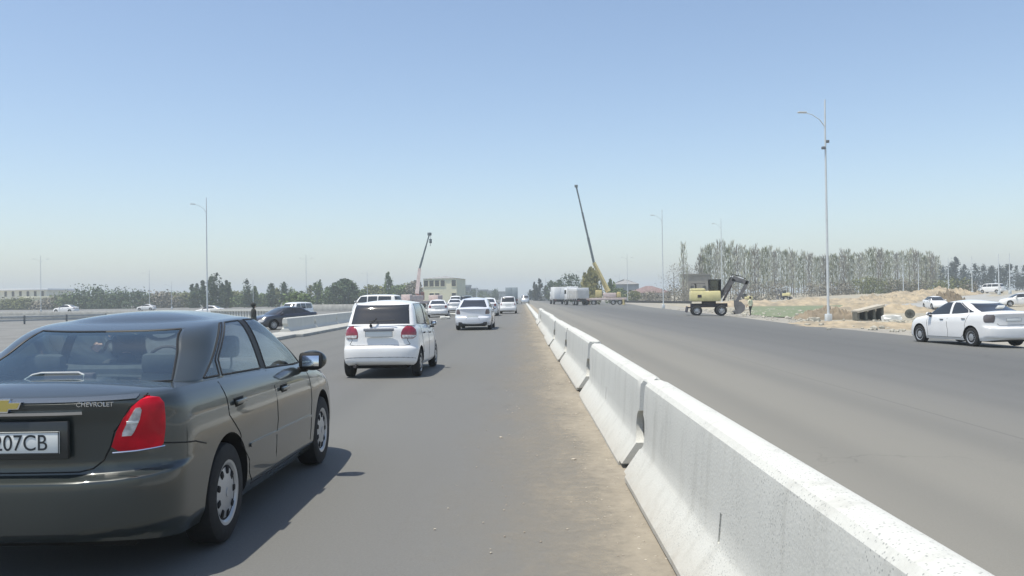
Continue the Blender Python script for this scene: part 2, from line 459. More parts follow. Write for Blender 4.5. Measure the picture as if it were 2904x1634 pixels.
# ------------------------------------------------------------------ car templates
def sedan_params(L=4.5, W=.86, H=1.455, paint=None, q=1.0, wr=.31, axles=(-1.24, 1.31), belt=1.0, boot=1.05, rear_base=-1.74, rear_top=-1.0, hero=False, glass=None, rglass=None, rw=(.66, .20), rub=True, tw=.19, slots=9, csub=None):
    h = L/2; k = h/2.25; e = H-.055
    P = dict(L=L, W=W, paint=paint, q=q, wr=wr, axles=axles, hero=hero, glass=glass or dark_glass, rglass=rglass or dark_glass, tw=tw, rubber=rub, slots=slots, see=hero)
    P['body'] = dict(Lr=.42, Lf=.62, nr=2.7, nf=2.4, cr=.35, cf=.7, crown=.045,
        w=[(0, W-.06), (.12, W-.015), (.42, W), (.68, W-.004), (.86, W-.022), (.95, W-.05), (1, W-.085)],
        rise=.09, r=[(0, -h+.09), (.07, -h+.01), (.3, -h), (.415, -h+.006), (.47, -h+.085), (.58, -h+.095), (.8, -h+.09), (.92, -h+.065), (.965, -h+.06), (1, -h+.11)],
        f=[(0, h-.06), (.18, h), (.5, h-.01), (.8, h-.06), (1, h-.16)],
        zb=[(-h, .27), (-h+.5, .21), (h-.5, .19), (h, .22)],
        zs=[(-h, boot-.02), (-h+.45, boot), (-.6, belt+.01), (.8*k, belt-.045), (1.25*k, belt-.10), (1.8*k, belt-.20), (h, belt-.32)],
        taper=[(-h, .955), (-.9, .995), (0, 1.0), (.9, .995), (h, .93)])
    P['cab'] = dict(ease=1, Lr=.34, Lf=.40, nr=2.6, nf=2.3, cr=.46, cf=.46, crown=.055,
        w=[(0, W-.085), (.5, W-.165), (.8, W-.235), (.92, W-.28), (1, W-.35)],
        r=[(0, rear_base), (.5, rear_base+(rear_top-rear_base)*.5), (.86, rear_base+(rear_top-rear_base)*.84), (1, rear_top+.17)],
        f=[(0, 1.27*k), (.5, .80*k), (.86, .42*k), (1, .24*k)],
        zb=[(-h, boot-.02), (rear_base, boot-.005), (-.5, belt-.01), (.9*k, belt-.06), (1.4*k, belt-.06)],
        zs=[(rear_top-.3, e-.075), (rear_top+.35, e-.012), (0, e), (.5*k, e-.045)],
        taper=[(-h, .93), (-.7, .995), (0, 1), (.6, .99), (1.4, .95)])
    C = Shell(P['cab'])
    yC = lambda s: rear_base+.30+(rear_top-rear_base+.12)*s
    P['cols'] = [('glass', lambda s: 0.0), ('paint', lambda s: C.ux(rw[0]-rw[1]*s, s)),
        ('glass', lambda s: C.uy(yC(s), s)), ('paint', lambda s: C.uy(max(yC(s)+.05, -1.14+.12*s), s)), ('glass', lambda s: C.uy(max(yC(s)+.10, -1.09+.12*s), s)),
        ('black', lambda s: C.uy(-.30, s)), ('glass', lambda s: C.uy(-.18, s)), ('paint', lambda s: C.uy((.88-.62*s)*k, s)), ('glass', lambda s: C.uxf(W-.20-.12*s, s))]
    P['csub'] = [10, 6, 3, 2, 7, 2, 9, 6, 8]
    return P
def hatch_params(L=3.5, W=.7475, H=1.485, paint=None, q=1.0, wr=.27, axles=(-1.21, 1.13), glass=None, rglass=None, belt=.97, tw=.155, top=-1.30, base=-1.63):
    h = L/2; e = H-.05
    P = dict(L=L, W=W, paint=paint, q=q, wr=wr, axles=axles, hero=False, glass=glass or dark_glass, rglass=rglass or dark_glass, tw=tw, rubber=True, slots=7)
    P['body'] = dict(Lr=.34, Lf=.5, nr=2.7, nf=2.3, cr=.3, cf=.5, crown=.04,
        w=[(0, W-.05), (.12, W-.01), (.4, W), (.7, W-.012), (.9, W-.04), (1, W-.075)],
        r=[(0, -h+.07), (.06, -h+.012), (.28, -h), (.40, -h+.01), (.46, -h+.05), (.6, -h+.065), (.85, -h+.08), (1, -h+.13)],
        f=[(0, h-.06), (.2, h), (.5, h-.02), (.8, h-.08), (1, h-.2)],
        zb=[(-h, .29), (-h+.4, .22), (h-.4, .2), (h, .22)],
        zs=[(-h, belt+.06), (-.5, belt+.0), (.6, belt-.05), (1.0, belt-.1), (1.4, belt-.2), (h, belt-.33)],
        taper=[(-h, .955), (-.7, 1), (.6, 1), (h, .92)])
    P['cab'] = dict(ease=1, Lr=.24, Lf=.35, nr=2.8, nf=2.3, cr=.4, cf=.5, crown=.05,
        w=[(0, W-.075), (.5, W-.125), (.84, W-.185), (.94, W-.225), (1, W-.28)],
        r=[(0, base), (.5, base+(top-base)*.42), (.86, base+(top-base)*.78), (1, top+.06)],
        f=[(0, 1.28), (.5, .88), (.86, .58), (1, .42)],
        zb=[(-h, belt+.04), (-.5, belt-.01), (.7, belt-.06), (1.3, belt-.06)],
        zs=[(top-.2, e-.04), (top+.3, e-.005), (0, e), (.5, e-.04)],
        taper=[(-h, .95), (-.6, 1), (.5, .99), (1.3, .94)])
    C = Shell(P['cab'])
    P['cols'] = [('glass', lambda s: 0.0), ('paint', lambda s: C.ux(W-.165-.07*s, s)), ('glass', lambda s: C.uy(base+.40+(top-base)*s*.7, s)),
        ('paint', lambda s: C.uy(-.16, s)), ('glass', lambda s: C.uy(-.08, s)), ('paint', lambda s: C.uy(1.0-.58*s, s)), ('glass', lambda s: C.uxf(W-.16-.12*s, s))]
    P['csub'] = [10, 6, 8, 2, 9, 6, 8]
    return P
def van_params(L=4.3, W=.85, H=1.95, paint=None, q=.7):
    P = hatch_params(L=L, W=W, H=H, paint=paint, q=q, wr=.31, axles=(-L/2+.8, L/2-.75), belt=1.15, base=-L/2+.12, top=-L/2+.3)
    h = L/2
    P['cab']['f'] = [(0, h-.25), (.5, h-.55), (.86, h-.78), (1, h-.95)]
    P['cab']['zb'] = [(-h, 1.18), (h, 1.08)]; P['cab']['zs'] = [(-h, H-.09), (0, H-.05), (h-.9, H-.08)]
    P['body']['zs'] = [(-h, 1.2), (0, 1.16), (h-.5, 1.08), (h, .85)]
    C = Shell(P['cab']); P['cols'] = [('glass', lambda s: 0.0), ('paint', lambda s: C.ux(W-.2-.06*s, s)), ('glass', lambda s: C.uy(-h+.55, s)),
        ('paint', lambda s: C.uy(-.45, s)), ('glass', lambda s: C.uy(-.35, s)), ('paint', lambda s: C.uy(.45, s)), ('glass', lambda s: C.uy(.55, s)), ('paint', lambda s: C.uy(h-.62-.5*s, s)), ('glass', lambda s: C.uxf(W-.2-.1*s, s))]
    P['csub'] = [8, 4, 6, 2, 6, 2, 5, 4, 6]; P['win'] = (.1, .78)
    return P
def lamp_rows(S, pts):
    """pts: (z, inner(x), outer(y)) -> rows of (t,u0,u1)"""
    out = []
    for z, x, y in pts:
        t = S.tz(z, S.rk(.6)+.05); out.append((t, S.ux(x, t), S.uy(y, t)))
    return out
def mirror(root, pos, sd, paint, size=1.0):
    m = MB(); c = Vector(pos)
    m.ball(c+Vector((sd*.10*size, .045, .0)), (.115*size, .075*size, .082*size), seg=20)
    # flatten the back by a dark bezel
    o = m.build('mirror', paint, root)
    tl = Matrix.Rotation(math.radians(-7), 4, 'X')
    b = MB(); b.box(c+Vector((sd*.10*size, -.02, 0)), (.19*size, .05, .135*size), rot=tl, bev=.028*size)
    b.box(c+Vector((sd*.0, .03, -.075)), (.13, .07, .04), bev=.012); b.build('mirror_frame', black_trim, o)
    g = MB(); g.box(c+Vector((sd*.103*size, -.047, 0)), (.135*size, .006, .085*size), rot=tl, bev=.002); g.build('mirror_glass', chrome, o)
def number_plate(root, y, z, w=.52, h=.112, x=0, tilt=0.0, txt=None):
    p = MB(); p.box((x, y, z), (w, .008, h), bev=.002)
    o = p.build('number_plate', plate_white, root)
    b = MB()
    for (cx, cz, dx, dz) in ((0, h/2-.003, w, .004), (0, -h/2+.003, w, .004), (-w/2+.003, 0, .004, h), (w/2-.003, 0, .004, h)):
        b.box((x+cx, y-.0045, z+cz), (dx, .003, dz))
    b.build('plate_border', plate_black, o)
    return o
def seam_lines(root, S, segs, paint=None, r=.0045, name='panel_seams'):
    mb = MB()
    for sd, pts in segs: line_on(mb, S, pts, side=sd, r=r, off=-.001)
    return mb.build(name, well, root)

# ================================================================== THE GROUND
asphalt = mat('asphalt', (.165,.165,.16), .82)
n = asphalt.node_tree; p = n.nodes['Principled BSDF']; tc = [x for x in n.nodes if x.type == 'TEX_COORD'][0]
def N(t, **k):
    x = n.nodes.new(t)
    for a, b in k.items(): setattr(x, a, b)
    return x
def ramp(stops, fac):
    r = N('ShaderNodeValToRGB'); cr = r.color_ramp
    while len(cr.elements) < len(stops): cr.elements.new(.5)
    for e, (a, c) in zip(cr.elements, stops): e.position = a; e.color = (*c, 1)
    n.links.new(fac, r.inputs['Fac']); return r.outputs['Color']
def noise_tex(scale, vec, detail=5, rough=.55):
    t = N('ShaderNodeTexNoise'); t.inputs['Scale'].default_value = scale; t.inputs['Detail'].default_value = detail; t.inputs['Roughness'].default_value = rough
    n.links.new(vec, t.inputs['Vector']); return t.outputs['Fac']
def mixc(fac, a, b, mode='MIX'):
    x = N('ShaderNodeMix', data_type='RGBA', blend_type=mode)
    if isinstance(fac, float): x.inputs[0].default_value = fac
    else: n.links.new(fac, x.inputs[0])
    for s_, v in ((x.inputs[6], a), (x.inputs[7], b)):
        if isinstance(v, tuple): s_.default_value = (*v, 1)
        else: n.links.new(v, s_)
    return x.outputs[2]
def math_(op, a, b):
    x = N('ShaderNodeMath', operation=op)
    for s_, v in ((x.inputs[0], a), (x.inputs[1], b)):
        if isinstance(v, (int, float)): s_.default_value = v
        else: n.links.new(v, s_)
    return x.outputs[0]
sep = N('ShaderNodeSeparateXYZ'); n.links.new(tc.outputs['Object'], sep.inputs[0])
strx = N('ShaderNodeMapping'); n.links.new(tc.outputs['Object'], strx.inputs[0]); strx.inputs['Scale'].default_value = (1, .06, 1)
wob = math_('MULTIPLY', math_('SUBTRACT', noise_tex(.35, strx.outputs[0], 4), .5), 3.2)
slope = math_('MULTIPLY', sep.outputs['Y'], -.0102)
xr = math_('ADD', math_('ADD', sep.outputs['X'], slope), wob)      # sideways distance from the barrier line, wandering
A = (.130,.132,.121); Dk = (.082,.085,.083); Du = (.240,.228,.190); Tn = (.36,.305,.225)
bands = ramp([(0, A), (.34, A), (.42, (.105,.107,.104)), (.455, A), (.480, (.135,.135,.127)), (.505, (.165,.163,.148)), (.525, Du), (.60, Du), (.675, (.125,.126,.120)), (.745, Dk), (.80, Dk), (.92, A)],
             math_('ADD', math_('DIVIDE', xr, 40.0), .5))
fine = noise_tex(60, tc.outputs['Object'], 3); patch = noise_tex(.5, tc.outputs['Object'], 5); strk = noise_tex(1.3, strx.outputs[0], 4)
c1 = mixc(math_('MULTIPLY', patch, .18), bands, (.18,.178,.162))
c2 = mixc(math_('MULTIPLY', strk, .25), c1, (.085,.087,.086))
c3 = mixc(.30, c2, mixc(fine, (.06,.06,.06), (.22,.218,.205)), 'MIX')
# paving seams along the lanes, thin cracks and darker wheel tracks
def band(centre, half, soft):
    d_ = math_('ABSOLUTE', math_('SUBTRACT', math_('SUBTRACT', xs0, centre), 0.0), 0.0); mr = N('ShaderNodeMapRange'); n.links.new(d_, mr.inputs[0])
    mr.inputs[1].default_value = half; mr.inputs[2].default_value = half+soft; mr.inputs[3].default_value = 1; mr.inputs[4].default_value = 0; return mr.outputs[0]
xs0 = math_('ADD', math_('ADD', sep.outputs['X'], slope), math_('MULTIPLY', math_('SUBTRACT', noise_tex(.8, strx.outputs[0], 2), .5), .12))
seams = None
for c_ in (-5.3, 5.1, 12.8):
    q_ = band(c_, .008, .012); seams = q_ if seams is None else math_('MAXIMUM', seams, q_)
tracks = None
for c_ in (-1.95-.65, -1.95-2.25, -5.9-.3, -5.9-1.9, 3.0, 4.6, 6.6, 8.2, 10.4, 12.0):
    q_ = band(c_, .08, .35); tracks = q_ if tracks is None else math_('MAXIMUM', tracks, q_)
vc = N('ShaderNodeTexVoronoi', feature='DISTANCE_TO_EDGE'); vc.inputs['Scale'].default_value = .33
wv = N('ShaderNodeVectorMath', operation='ADD'); nv = N('ShaderNodeTexNoise'); nv.inputs['Scale'].default_value = 2.2; nv.inputs['Detail'].default_value = 5; n.links.new(tc.outputs['Object'], nv.inputs['Vector'])
n.links.new(tc.outputs['Object'], wv.inputs[0]); n.links.new(nv.outputs['Color'], wv.inputs[1]); n.links.new(wv.outputs[0], vc.inputs['Vector'])
crk = ramp([(0, (1,1,1)), (.0035, (1,1,1)), (.008, (0,0,0))], vc.outputs['Distance'])
crk = mixc(1.0, crk, ramp([(.52, (0,0,0)), (.60, (1,1,1))], noise_tex(.13, tc.outputs['Object'], 3)), 'MULTIPLY')
spots = ramp([(.66, (0,0,0)), (.74, (.45,.45,.45))], noise_tex(1.1, tc.outputs['Object'], 7, .7))
c3 = mixc(math_('MULTIPLY', tracks, .16), c3, (.07,.072,.07))
c3 = mixc(math_('MULTIPLY', seams, .35), c3, (.045,.045,.043))
c3 = mixc(math_('MULTIPLY', crk, .3), c3, (.04,.04,.038)); c3 = mixc(spots, c3, (.075,.077,.074))
n.links.new(c3, p.inputs['Base Color'])
bp = N('ShaderNodeBump'); bp.inputs['Strength'].default_value = .35; bp.inputs['Distance'].default_value = .004
n.links.new(noise_tex(140, tc.outputs['Object'], 2), bp.inputs['Height']); n.links.new(bp.outputs[0], p.inputs['Normal'])

soil = mat('dry_soil', (.37,.33,.245), .95, var=.0, scale=.35, col2=(.28,.265,.215), bump=.6, bscale=3)
dust = mat('dust_strip', (.36,.30,.22), .95, scale=2.5, col2=(.27,.245,.20), bump=.4, bscale=60)
grass = mat('grass', (.13,.175,.085), .95, scale=.7, col2=(.19,.20,.13))
def strip(name, xs_fn, ys, z_off, material, nx=14, kind='structure', extra=None):
    bm = bmesh.new(); rows = []
    for y in ys:
        x0, x1 = xs_fn(y); xs = [x0+(x1-x0)*i/nx for i in range(nx+1)]
        for b in (-21.0, -3.0, 5.0, 23.0):
            if x0 < b < x1:
                j = min(range(1, nx), key=lambda i: abs(xs[i]-b)); xs[j] = b
        rows.append([bm.verts.new((x, y, G(x, y)+z_off+(extra(x, y) if extra else 0))) for x in sorted(xs)])
    for a, b in zip(rows[:-1], rows[1:]):
        for i in range(nx): bm.faces.new((a[i], a[i+1], b[i+1], b[i]))
    me = D.meshes.new(name); bm.to_mesh(me); bm.free()
    return tag(new_obj(name, me, material, smooth=True, sharp=60), kind=kind)
ysn = [-12, -6, 0, 3, 6, 10, 15, 20, 30, 40, 50, 60, 75, 90, 105, 120, 140, 160, 190, 220, 260, 320, 400, 550, 800, 1200, 2000, 3000]
# ground sheet
bm = bmesh.new()
gxs = [-2500, -1200, -600, -300, -160, -90, -55, -21, -12, -3, 5, 14, 23, 35, 45, 55, 60, 66, 72, 78, 86, 100, 150, 300, 700, 1400, 2500]
rows = [[bm.verts.new((x, y, G(x, y)-.03)) for x in gxs] for y in [-60]+ysn]
for a, b in zip(rows[:-1], rows[1:]):
    for i in range(len(gxs)-1): bm.faces.new((a[i], a[i+1], b[i+1], b[i]))
me = D.meshes.new('ground'); bm.to_mesh(me); bm.free(); tag(new_obj('ground', me, soil), kind='structure')
redge = pchip([(-12, 16.0), (35, 16.6), (47, 16.5), (68, 18.0), (100, 20.0), (135, 22.0), (260, 30), (3000, 60)])
strip('road', lambda y: (-19.5-.0*y, redge(y)), ysn, 0.0, asphalt, nx=28)
strip('left_road', lambda y: (-90 - .35*max(0, y-60) if y > 30 else -60, -19.6), ysn[:24], -.006, mat('old_asphalt', (.19,.19,.18), .85, var=.25, scale=.4), nx=20)
vergem = mat('light_gravel', (.33,.31,.26), .95, scale=.9, col2=(.25,.235,.205), bump=.3, bscale=8)
strip('right_verge', lambda y: (redge(y)+.1, redge(y)+2.2+.02*y), [k for k in ysn if k <= 800], -.012, vergem, nx=6)
# dust blown along the foot of the barriers
def dust_edge(y, k): return .5*noise.noise(Vector((y*.25, k, 0)))+.25*noise.noise(Vector((y*1.1, k, 5)))
ysd = [-2+.5*i for i in range(40)]+[18+i for i in range(42)]+[60, 80, 110, 160]
dustm = mat('road_dust', (.38,.315,.23), .97)
n = dustm.node_tree; p = n.nodes['Principled BSDF']; tc = [x for x in n.nodes if x.type == 'TEX_COORD'][0]
sep = N('ShaderNodeSeparateXYZ'); n.links.new(tc.outputs['Object'], sep.inputs[0])
xx = math_('ADD', math_('SUBTRACT', sep.outputs['X'], math_('MULTIPLY', sep.outputs['Y'], .0102)), math_('MULTIPLY', math_('SUBTRACT', noise_tex(.9, tc.outputs['Object'], 8, .65), .5), 1.1))
sty = N('ShaderNodeMapping'); n.links.new(tc.outputs['Object'], sty.inputs[0]); sty.inputs['Scale'].default_value = (1, .33, 1)
xx = math_('ADD', math_('SUBTRACT', sep.outputs['X'], math_('MULTIPLY', sep.outputs['Y'], .0102)), math_('MULTIPLY', math_('SUBTRACT', noise_tex(1.3, sty.outputs[0], 9, .68), .5), 1.7))
xx = math_('ADD', xx, math_('MULTIPLY', math_('SUBTRACT', noise_tex(9, tc.outputs['Object'], 6, .7), .5), .9))
edge = ramp([(0, (0,0,0)), (.12, (0,0,0)), (.36, (.10,.10,.10)), (.60, (.34,.34,.34)), (.82, (.74,.74,.74)), (1, (.95,.95,.95))], math_('DIVIDE', math_('ADD', xx, .95), 1.95))
cc = mixc(noise_tex(5, tc.outputs['Object'], 9, .75), (.25,.222,.175), (.375,.332,.262)); n.links.new(cc, p.inputs['Base Color'])
trn = N('ShaderNodeBsdfTransparent'); mx = N('ShaderNodeMixShader'); out = [x for x in n.nodes if x.type == 'OUTPUT_MATERIAL'][0]
n.links.new(edge, mx.inputs[0]); n.links.new(trn.outputs[0], mx.inputs[1]); n.links.new(p.outputs[0], mx.inputs[2]); n.links.new(mx.outputs[0], out.inputs['Surface'])
strip('dust_strip', lambda y: (-1.9+.0102*y, 1.9+.0102*y), ysd, .005, dustm, nx=10)
# green patch and pale track on the right
gpt = [gp(2128, 866), gp(2230, 863), gp(2400, 866), gp(2420, 890), gp(2330, 903), gp(2180, 899), gp(2128, 893)]
bm = bmesh.new(); bm.faces.new([bm.verts.new((v.x, v.y, v.z+.03)) for v in gpt]); me = D.meshes.new('grass'); bm.to_mesh(me); bm.free()
tag(new_obj('grass', me, grass, smooth=False), 'muted green grass growing in a strip between soil banks right of the road', 'grass', kind='stuff')
# side road on the raised ground, far right
sm_ = mat('pale_road', (.36,.36,.34), .9, var=.2, scale=.2)
pts = [gp(2560, 868), gp(2700, 846), gp(2904, 826), gp(3100, 822), gp(3100, 880), gp(2904, 876), gp(2640, 905)]
bm = bmesh.new(); nn_ = 14
L0 = [(2470, 850), (2620, 846), (2780, 836), (2904, 829), (3060, 826)]; L1 = [(2470, 872), (2620, 880), (2780, 868), (2904, 858), (3060, 850)]
gr = []
for a, b in zip(L0, L1):
    A3, B3 = gp(*a), gp(*b); gr.append([bm.verts.new((A3.x+(B3.x-A3.x)*k/12, A3.y+(B3.y-A3.y)*k/12, G(A3.x+(B3.x-A3.x)*k/12, A3.y+(B3.y-A3.y)*k/12)+.05)) for k in range(13)])
for a, b in zip(gr[:-1], gr[1:]):
    for k in range(12): bm.faces.new((a[k], a[k+1], b[k+1], b[k]))
me = D.meshes.new('side_road'); bm.to_mesh(me); bm.free(); tag(new_obj('side_road', me, sm_), kind='structure')

# ================================================================== CONCRETE BARRIERS
def barrier_mesh(L=5.9, seed=0, slot=True):
    rnd = random.Random(seed)
    prof = [(-.29, 0), (-.29, .035), (-.15, .235), (-.135, .27), (-.108, .70), (-.10, .755), (-.075, .785), (-.035, .80), (.035, .80), (.075, .785), (.10, .755), (.108, .70), (.135, .27), (.15, .235), (.29, .035), (.29, 0)]
    # denser profile along the long flat faces so that the surface can be slightly uneven
    pr = []
    for a, b in zip(prof[:-1], prof[1:]):
        dl = math.dist(a, b); k = max(1, int(dl/.09))
        for i in range(k): pr.append((a[0]+(b[0]-a[0])*i/k, a[1]+(b[1]-a[1])*i/k))
    pr.append(prof[-1]); ys = [0, .012, .05]+[.05+(L-.1)*i/60 for i in range(1, 60)]+[L-.05, L-.012, L]
    bm = bmesh.new(); rings = []
    for y in ys:
        e = min(y, L-y); sh = .985 if e < .006 else .996 if e < .02 else 1.0; r = []
        for (x, z) in pr:
            nz = noise.noise(Vector((x*6+seed*7, y*3, z*6)))*.0035 + noise.noise(Vector((x*2+seed*3, y*.9, z*2)))*.005
            chip = 0
            if e < .12 and z > .70: chip = -max(0, noise.noise(Vector((x*14+seed, y*18, z*14+seed*2))))*.13*(1-e/.12)
            r.append(bm.verts.new((x*sh*(1+nz*2), y, z*sh if z > .1 else z) if chip == 0 else (x*sh, y, z*sh+chip)))
        rings.append(r)
    for a, b in zip(rings[:-1], rings[1:]):
        for i in range(len(pr)-1): bm.faces.new((a[i], b[i], b[i+1], a[i+1]))
        bm.faces.new((a[-1], b[-1], b[0], a[0]))
    bm.faces.new(rings[0]); bm.faces.new(rings[-1][::-1])
    bmesh.ops.recalc_face_normals(bm, faces=bm.faces)
    me = D.meshes.new('concrete_barrier'); bm.to_mesh(me); bm.free(); me.materials.append(concrete)
    t = D.objects.new('t', me); COL.objects.link(t)
    c = MB()
    for y in (0, L): c.lathe([(.14, -.5), (.14, .5)], n=28, M=Matrix.Translation((0, y, .37)))
    for y in (0, L): c.box((0, y, 0), (1.0, .30, .10))
    c.box((-.12, L*.52, .335), (.06, .035, .15), rot=Matrix.Rotation(math.radians(4), 4, 'X'))
    bmesh.ops.recalc_face_normals(c.bm, faces=c.bm.faces)
    cm = D.meshes.new('c'); c.bm.to_mesh(cm); c.bm.free(); cm.materials.append(concrete); co = D.objects.new('c', cm); COL.objects.link(co)
    md = t.modifiers.new('b', 'BOOLEAN'); md.object = co; md.operation = 'DIFFERENCE'; md.solver = 'EXACT'
    bpy.context.view_layer.update(); me2 = D.meshes.new_from_object(t.evaluated_get(bpy.context.evaluated_depsgraph_get()))
    D.objects.remove(t); D.objects.remove(co)
    for pp in me2.polygons: pp.use_smooth = True
    me2.set_sharp_from_angle(angle=math.radians(28)); me2.name = 'concrete_barrier'
    return me2
# speckled, pitted concrete
n = concrete.node_tree; p = n.nodes['Principled BSDF']; tc = [x for x in n.nodes if x.type == 'TEX_COORD'][0]
base = mixc(noise_tex(1.6, tc.outputs['Object'], 6), (.50,.505,.47), (.57,.575,.54))
vor = N('ShaderNodeTexVoronoi'); vor.inputs['Scale'].default_value = 62; n.links.new(tc.outputs['Object'], vor.inputs['Vector'])
pit = ramp([(0, (1,1,1)), (.16, (.8,.8,.8)), (.30, (0,0,0))], vor.outputs['Distance'])
reg = ramp([(.40, (0,0,0)), (.56, (1,1,1))], noise_tex(1.7, tc.outputs['Object'], 3))
pits = mixc(1.0, pit, reg, 'MULTIPLY')
stain = ramp([(.55, (0,0,0)), (.72, (.5,.5,.5))], noise_tex(5, tc.outputs['Object'], 8, .7))
szm = N('ShaderNodeMapping'); n.links.new(tc.outputs['Object'], szm.inputs[0]); szm.inputs['Scale'].default_value = (1, 1, .12)
streak = ramp([(.52, (0,0,0)), (.70, (.55,.55,.55))], noise_tex(6, szm.outputs[0], 6, .65)); base = mixc(streak, base, (.40,.40,.365))
spz = N('ShaderNodeSeparateXYZ'); n.links.new(tc.outputs['Object'], spz.inputs[0])
grime = math_('MULTIPLY', ramp([(0, (1,1,1)), (.10, (.5,.5,.5)), (.2, (0,0,0))], spz.outputs['Z']), noise_tex(7, tc.outputs['Object'], 6, .7)); base = mixc(grime, base, (.33,.29,.23))
b2 = mixc(stain, base, (.42,.425,.40)); n.links.new(mixc(pits, b2, (.25,.26,.25)), p.inputs['Base Color'])
bp = [x for x in n.nodes if x.type == 'BUMP'][0]; bp.inputs['Distance'].default_value = .004; bp.inputs['Strength'].default_value = .5
joints = [1.25, 7.20, 13.2, 19.4, 25.5, 31.6, 37.7, 43.8, 49.8]
BL = [barrier_mesh(5.9, seed=k) for k in (1, 2, 3)]
blab = ['nearest white concrete barrier with rough speckled side, filling the lower right', 'second concrete barrier from the camera, with the round hole at its near end', 'third concrete barrier of the row, with small dark hole at its near end',
        'fourth concrete barrier from the camera in the median row', 'fifth concrete barrier from the camera in the median row', 'sixth concrete barrier from the camera in the median row', 'seventh concrete barrier from the camera in the median row', 'farthest full-height concrete barrier at the end of the median row']
rb = random.Random(5)
for i in range(8):
    y0, y1 = joints[i], joints[i+1]; o = D.objects.new('concrete_barrier', BL[i % 3]); COL.objects.link(o)
    x0 = 1.135-.03*(i == 0)+.0102*(y0-1) + rb.uniform(-.035, .035)*(i > 0); x1 = 1.135+.0102*(y1-1)+rb.uniform(-.025, .025)*(i > 0)-.02*(i == 0)
    dy = y1-y0; o.location = (x0, y0+(.36 if i else 0), G(x0)-.004+rb.uniform(0, .028)); o.rotation_euler = (0, rb.uniform(-.01, .01), -math.atan2(x1-x0, dy)); o.scale = (1, (dy-(.46 if i else .08))/5.9, 1)
    tag(o, blab[i], 'barrier', 'concrete barriers down the median')
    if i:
        cn = MB(); cn.lathe([(.10, -.085), (.125, -.08), (.125, .08), (.10, .085)], n=18, M=Matrix.Translation((0, -.07, .38))); cn.build('hole_shade_plug', mat('hole_shade_dark', (.075,.08,.075), .9, var=.4, scale=12), o)  # added dark plug, stands in for the shade inside the joint hole
# low kerb that carries on where the barriers end
kb = MB()
for k in range(18):
    y = 50.2+6.0*k; x = 1.135+.0102*y; kb.box((x-.05, y+2.95, .09), (.32, 5.86, .26), bev=.03)
tag(kb.build('median_kerb', concrete), 'low white concrete kerb running on beyond the last median barrier', 'kerb')
# raised island edge on the left with its own barriers
isl = MB(); pA, pB = Vector((-9.6, 37.5, 0)), Vector((-10.2, 118, 0))
prof = []
for k in range(21):
    f = k/20; y = pA.y+(pB.y-pA.y)*f; x = pA.x+(pB.x-pA.x)*f
    isl.box((x-.9, y, G(x)+.06), (1.9 if k else 1.2, 4.0, .16), bev=.02)
tag(isl.build('median_island', mat('kerb_concrete', (.42,.42,.39), .9, var=.25, scale=1.5, bump=.4, bscale=30)), 'raised pale concrete island with a kerb edge left of the white hatchback', 'traffic island')
for i in range(5):
    o = D.objects.new('concrete_barrier', BL[i % 3]); COL.objects.link(o); o.location = (-11.2-.02*i, 42.5+6.1*i, G(-11)+.10); o.rotation_euler = (0, 0, 0); o.scale = (1.1, 1, .95)
    tag(o, ['grey-sided concrete barrier at the near end of the left island', 'second concrete barrier on the left island, partly behind the white hatchback', 'third concrete barrier on the left island, behind the white hatchback', 'fourth concrete barrier on the left island, behind the white hatchback', 'fifth and farthest concrete barrier on the left island'][i], 'barrier', 'concrete barriers on the left island')
# loose stones: small ones are one scatter, the larger are things
peb = mat('pebble', (.50,.46,.38), .9, scale=9, col2=(.3,.26,.21))
pb = MB(); rs = random.Random(3)
for k in range(520):
    y = 2.6+rs.random()**1.6*16; x = .0102*y+rs.choice([rs.uniform(-.6, .86), rs.uniform(.45, .86), rs.uniform(.7, .88)]); r = rs.uniform(.0025, .008)*(1+2.2*(rs.random() > .96))
    bmesh_r = bmesh.ops.create_icosphere(pb.bm, subdivisions=1, radius=r)
    for v in bmesh_r['verts']: v.co = Vector((v.co.x*rs.uniform(.8, 1.5)+x, v.co.y+y, v.co.z*.6+.006+G(x)))
tag(pb.build('gravel', peb), 'small loose gravel in the dust along the foot of the barriers', 'gravel', kind='stuff')
# ================================================================== GREY SEDAN (foreground)
HX, HY, HYAW = -2.632, 6.72, -.014
P = sedan_params(paint=grey_paint, q=2.0, hero=True, glass=car_glass, rglass=rear_glass, rw=(.665, .23), slots=9, boot=1.03)
P['ts'] = [.40, .41, .42, .43, .44, .45, .46, .47, .48, .49, .50, .52, .54, .9, .93, .95, .965, .98, .99]
hero, B, Cb = make_car(P, 'grey_sedan', 'dark grey four-door sedan with red tail lamps, nearest car at the left edge', 'car')
hero.location = (HX, HY, 0); hero.rotation_euler = (0, 0, HYAW)
for sd in (1, -1):
    l = MB(); patch_bm(l, B, lamp_rows(B, [(.725, .575, -2.0), (.75, .54, -1.985), (.83, .565, -1.975), (.90, .60, -1.975), (.96, .645, -1.975), (.99, .68, -1.985), (1.003, .71, -2.03)]), m=16, off=.006, side=sd, skirt=.04, bulge=.012)
    lo = l.build('tail_lamp', lamp_red, hero)
    l = MB(); patch_bm(l, B, [(t, a, b) for (t, a, b) in [(B.tz(z, -2.1), B.ux(x, B.tz(z, -2.1)), B.ux(x2, B.tz(z, -2.1))) for z, x, x2 in [(.805, .592, .635), (.825, .595, .648), (.89, .622, .672), (.94, .652, .684), (.952, .660, .678)]]], m=6, off=.022, side=sd, skirt=.02)
    l.build('reversing_lamp', lamp_white, lo)
    l = MB(); patch_bm(l, B, [(B.tz(z, -2.1), B.ux(.614, B.tz(z, -2.1)), B.ux(.666, B.tz(z, -2.1))) for z in (.872, .885)], m=4, off=.028, side=sd, skirt=.01); l.build('lamp_divider', plate_white, lo)
TZ = lambda z: B.tz(z, -2.15)
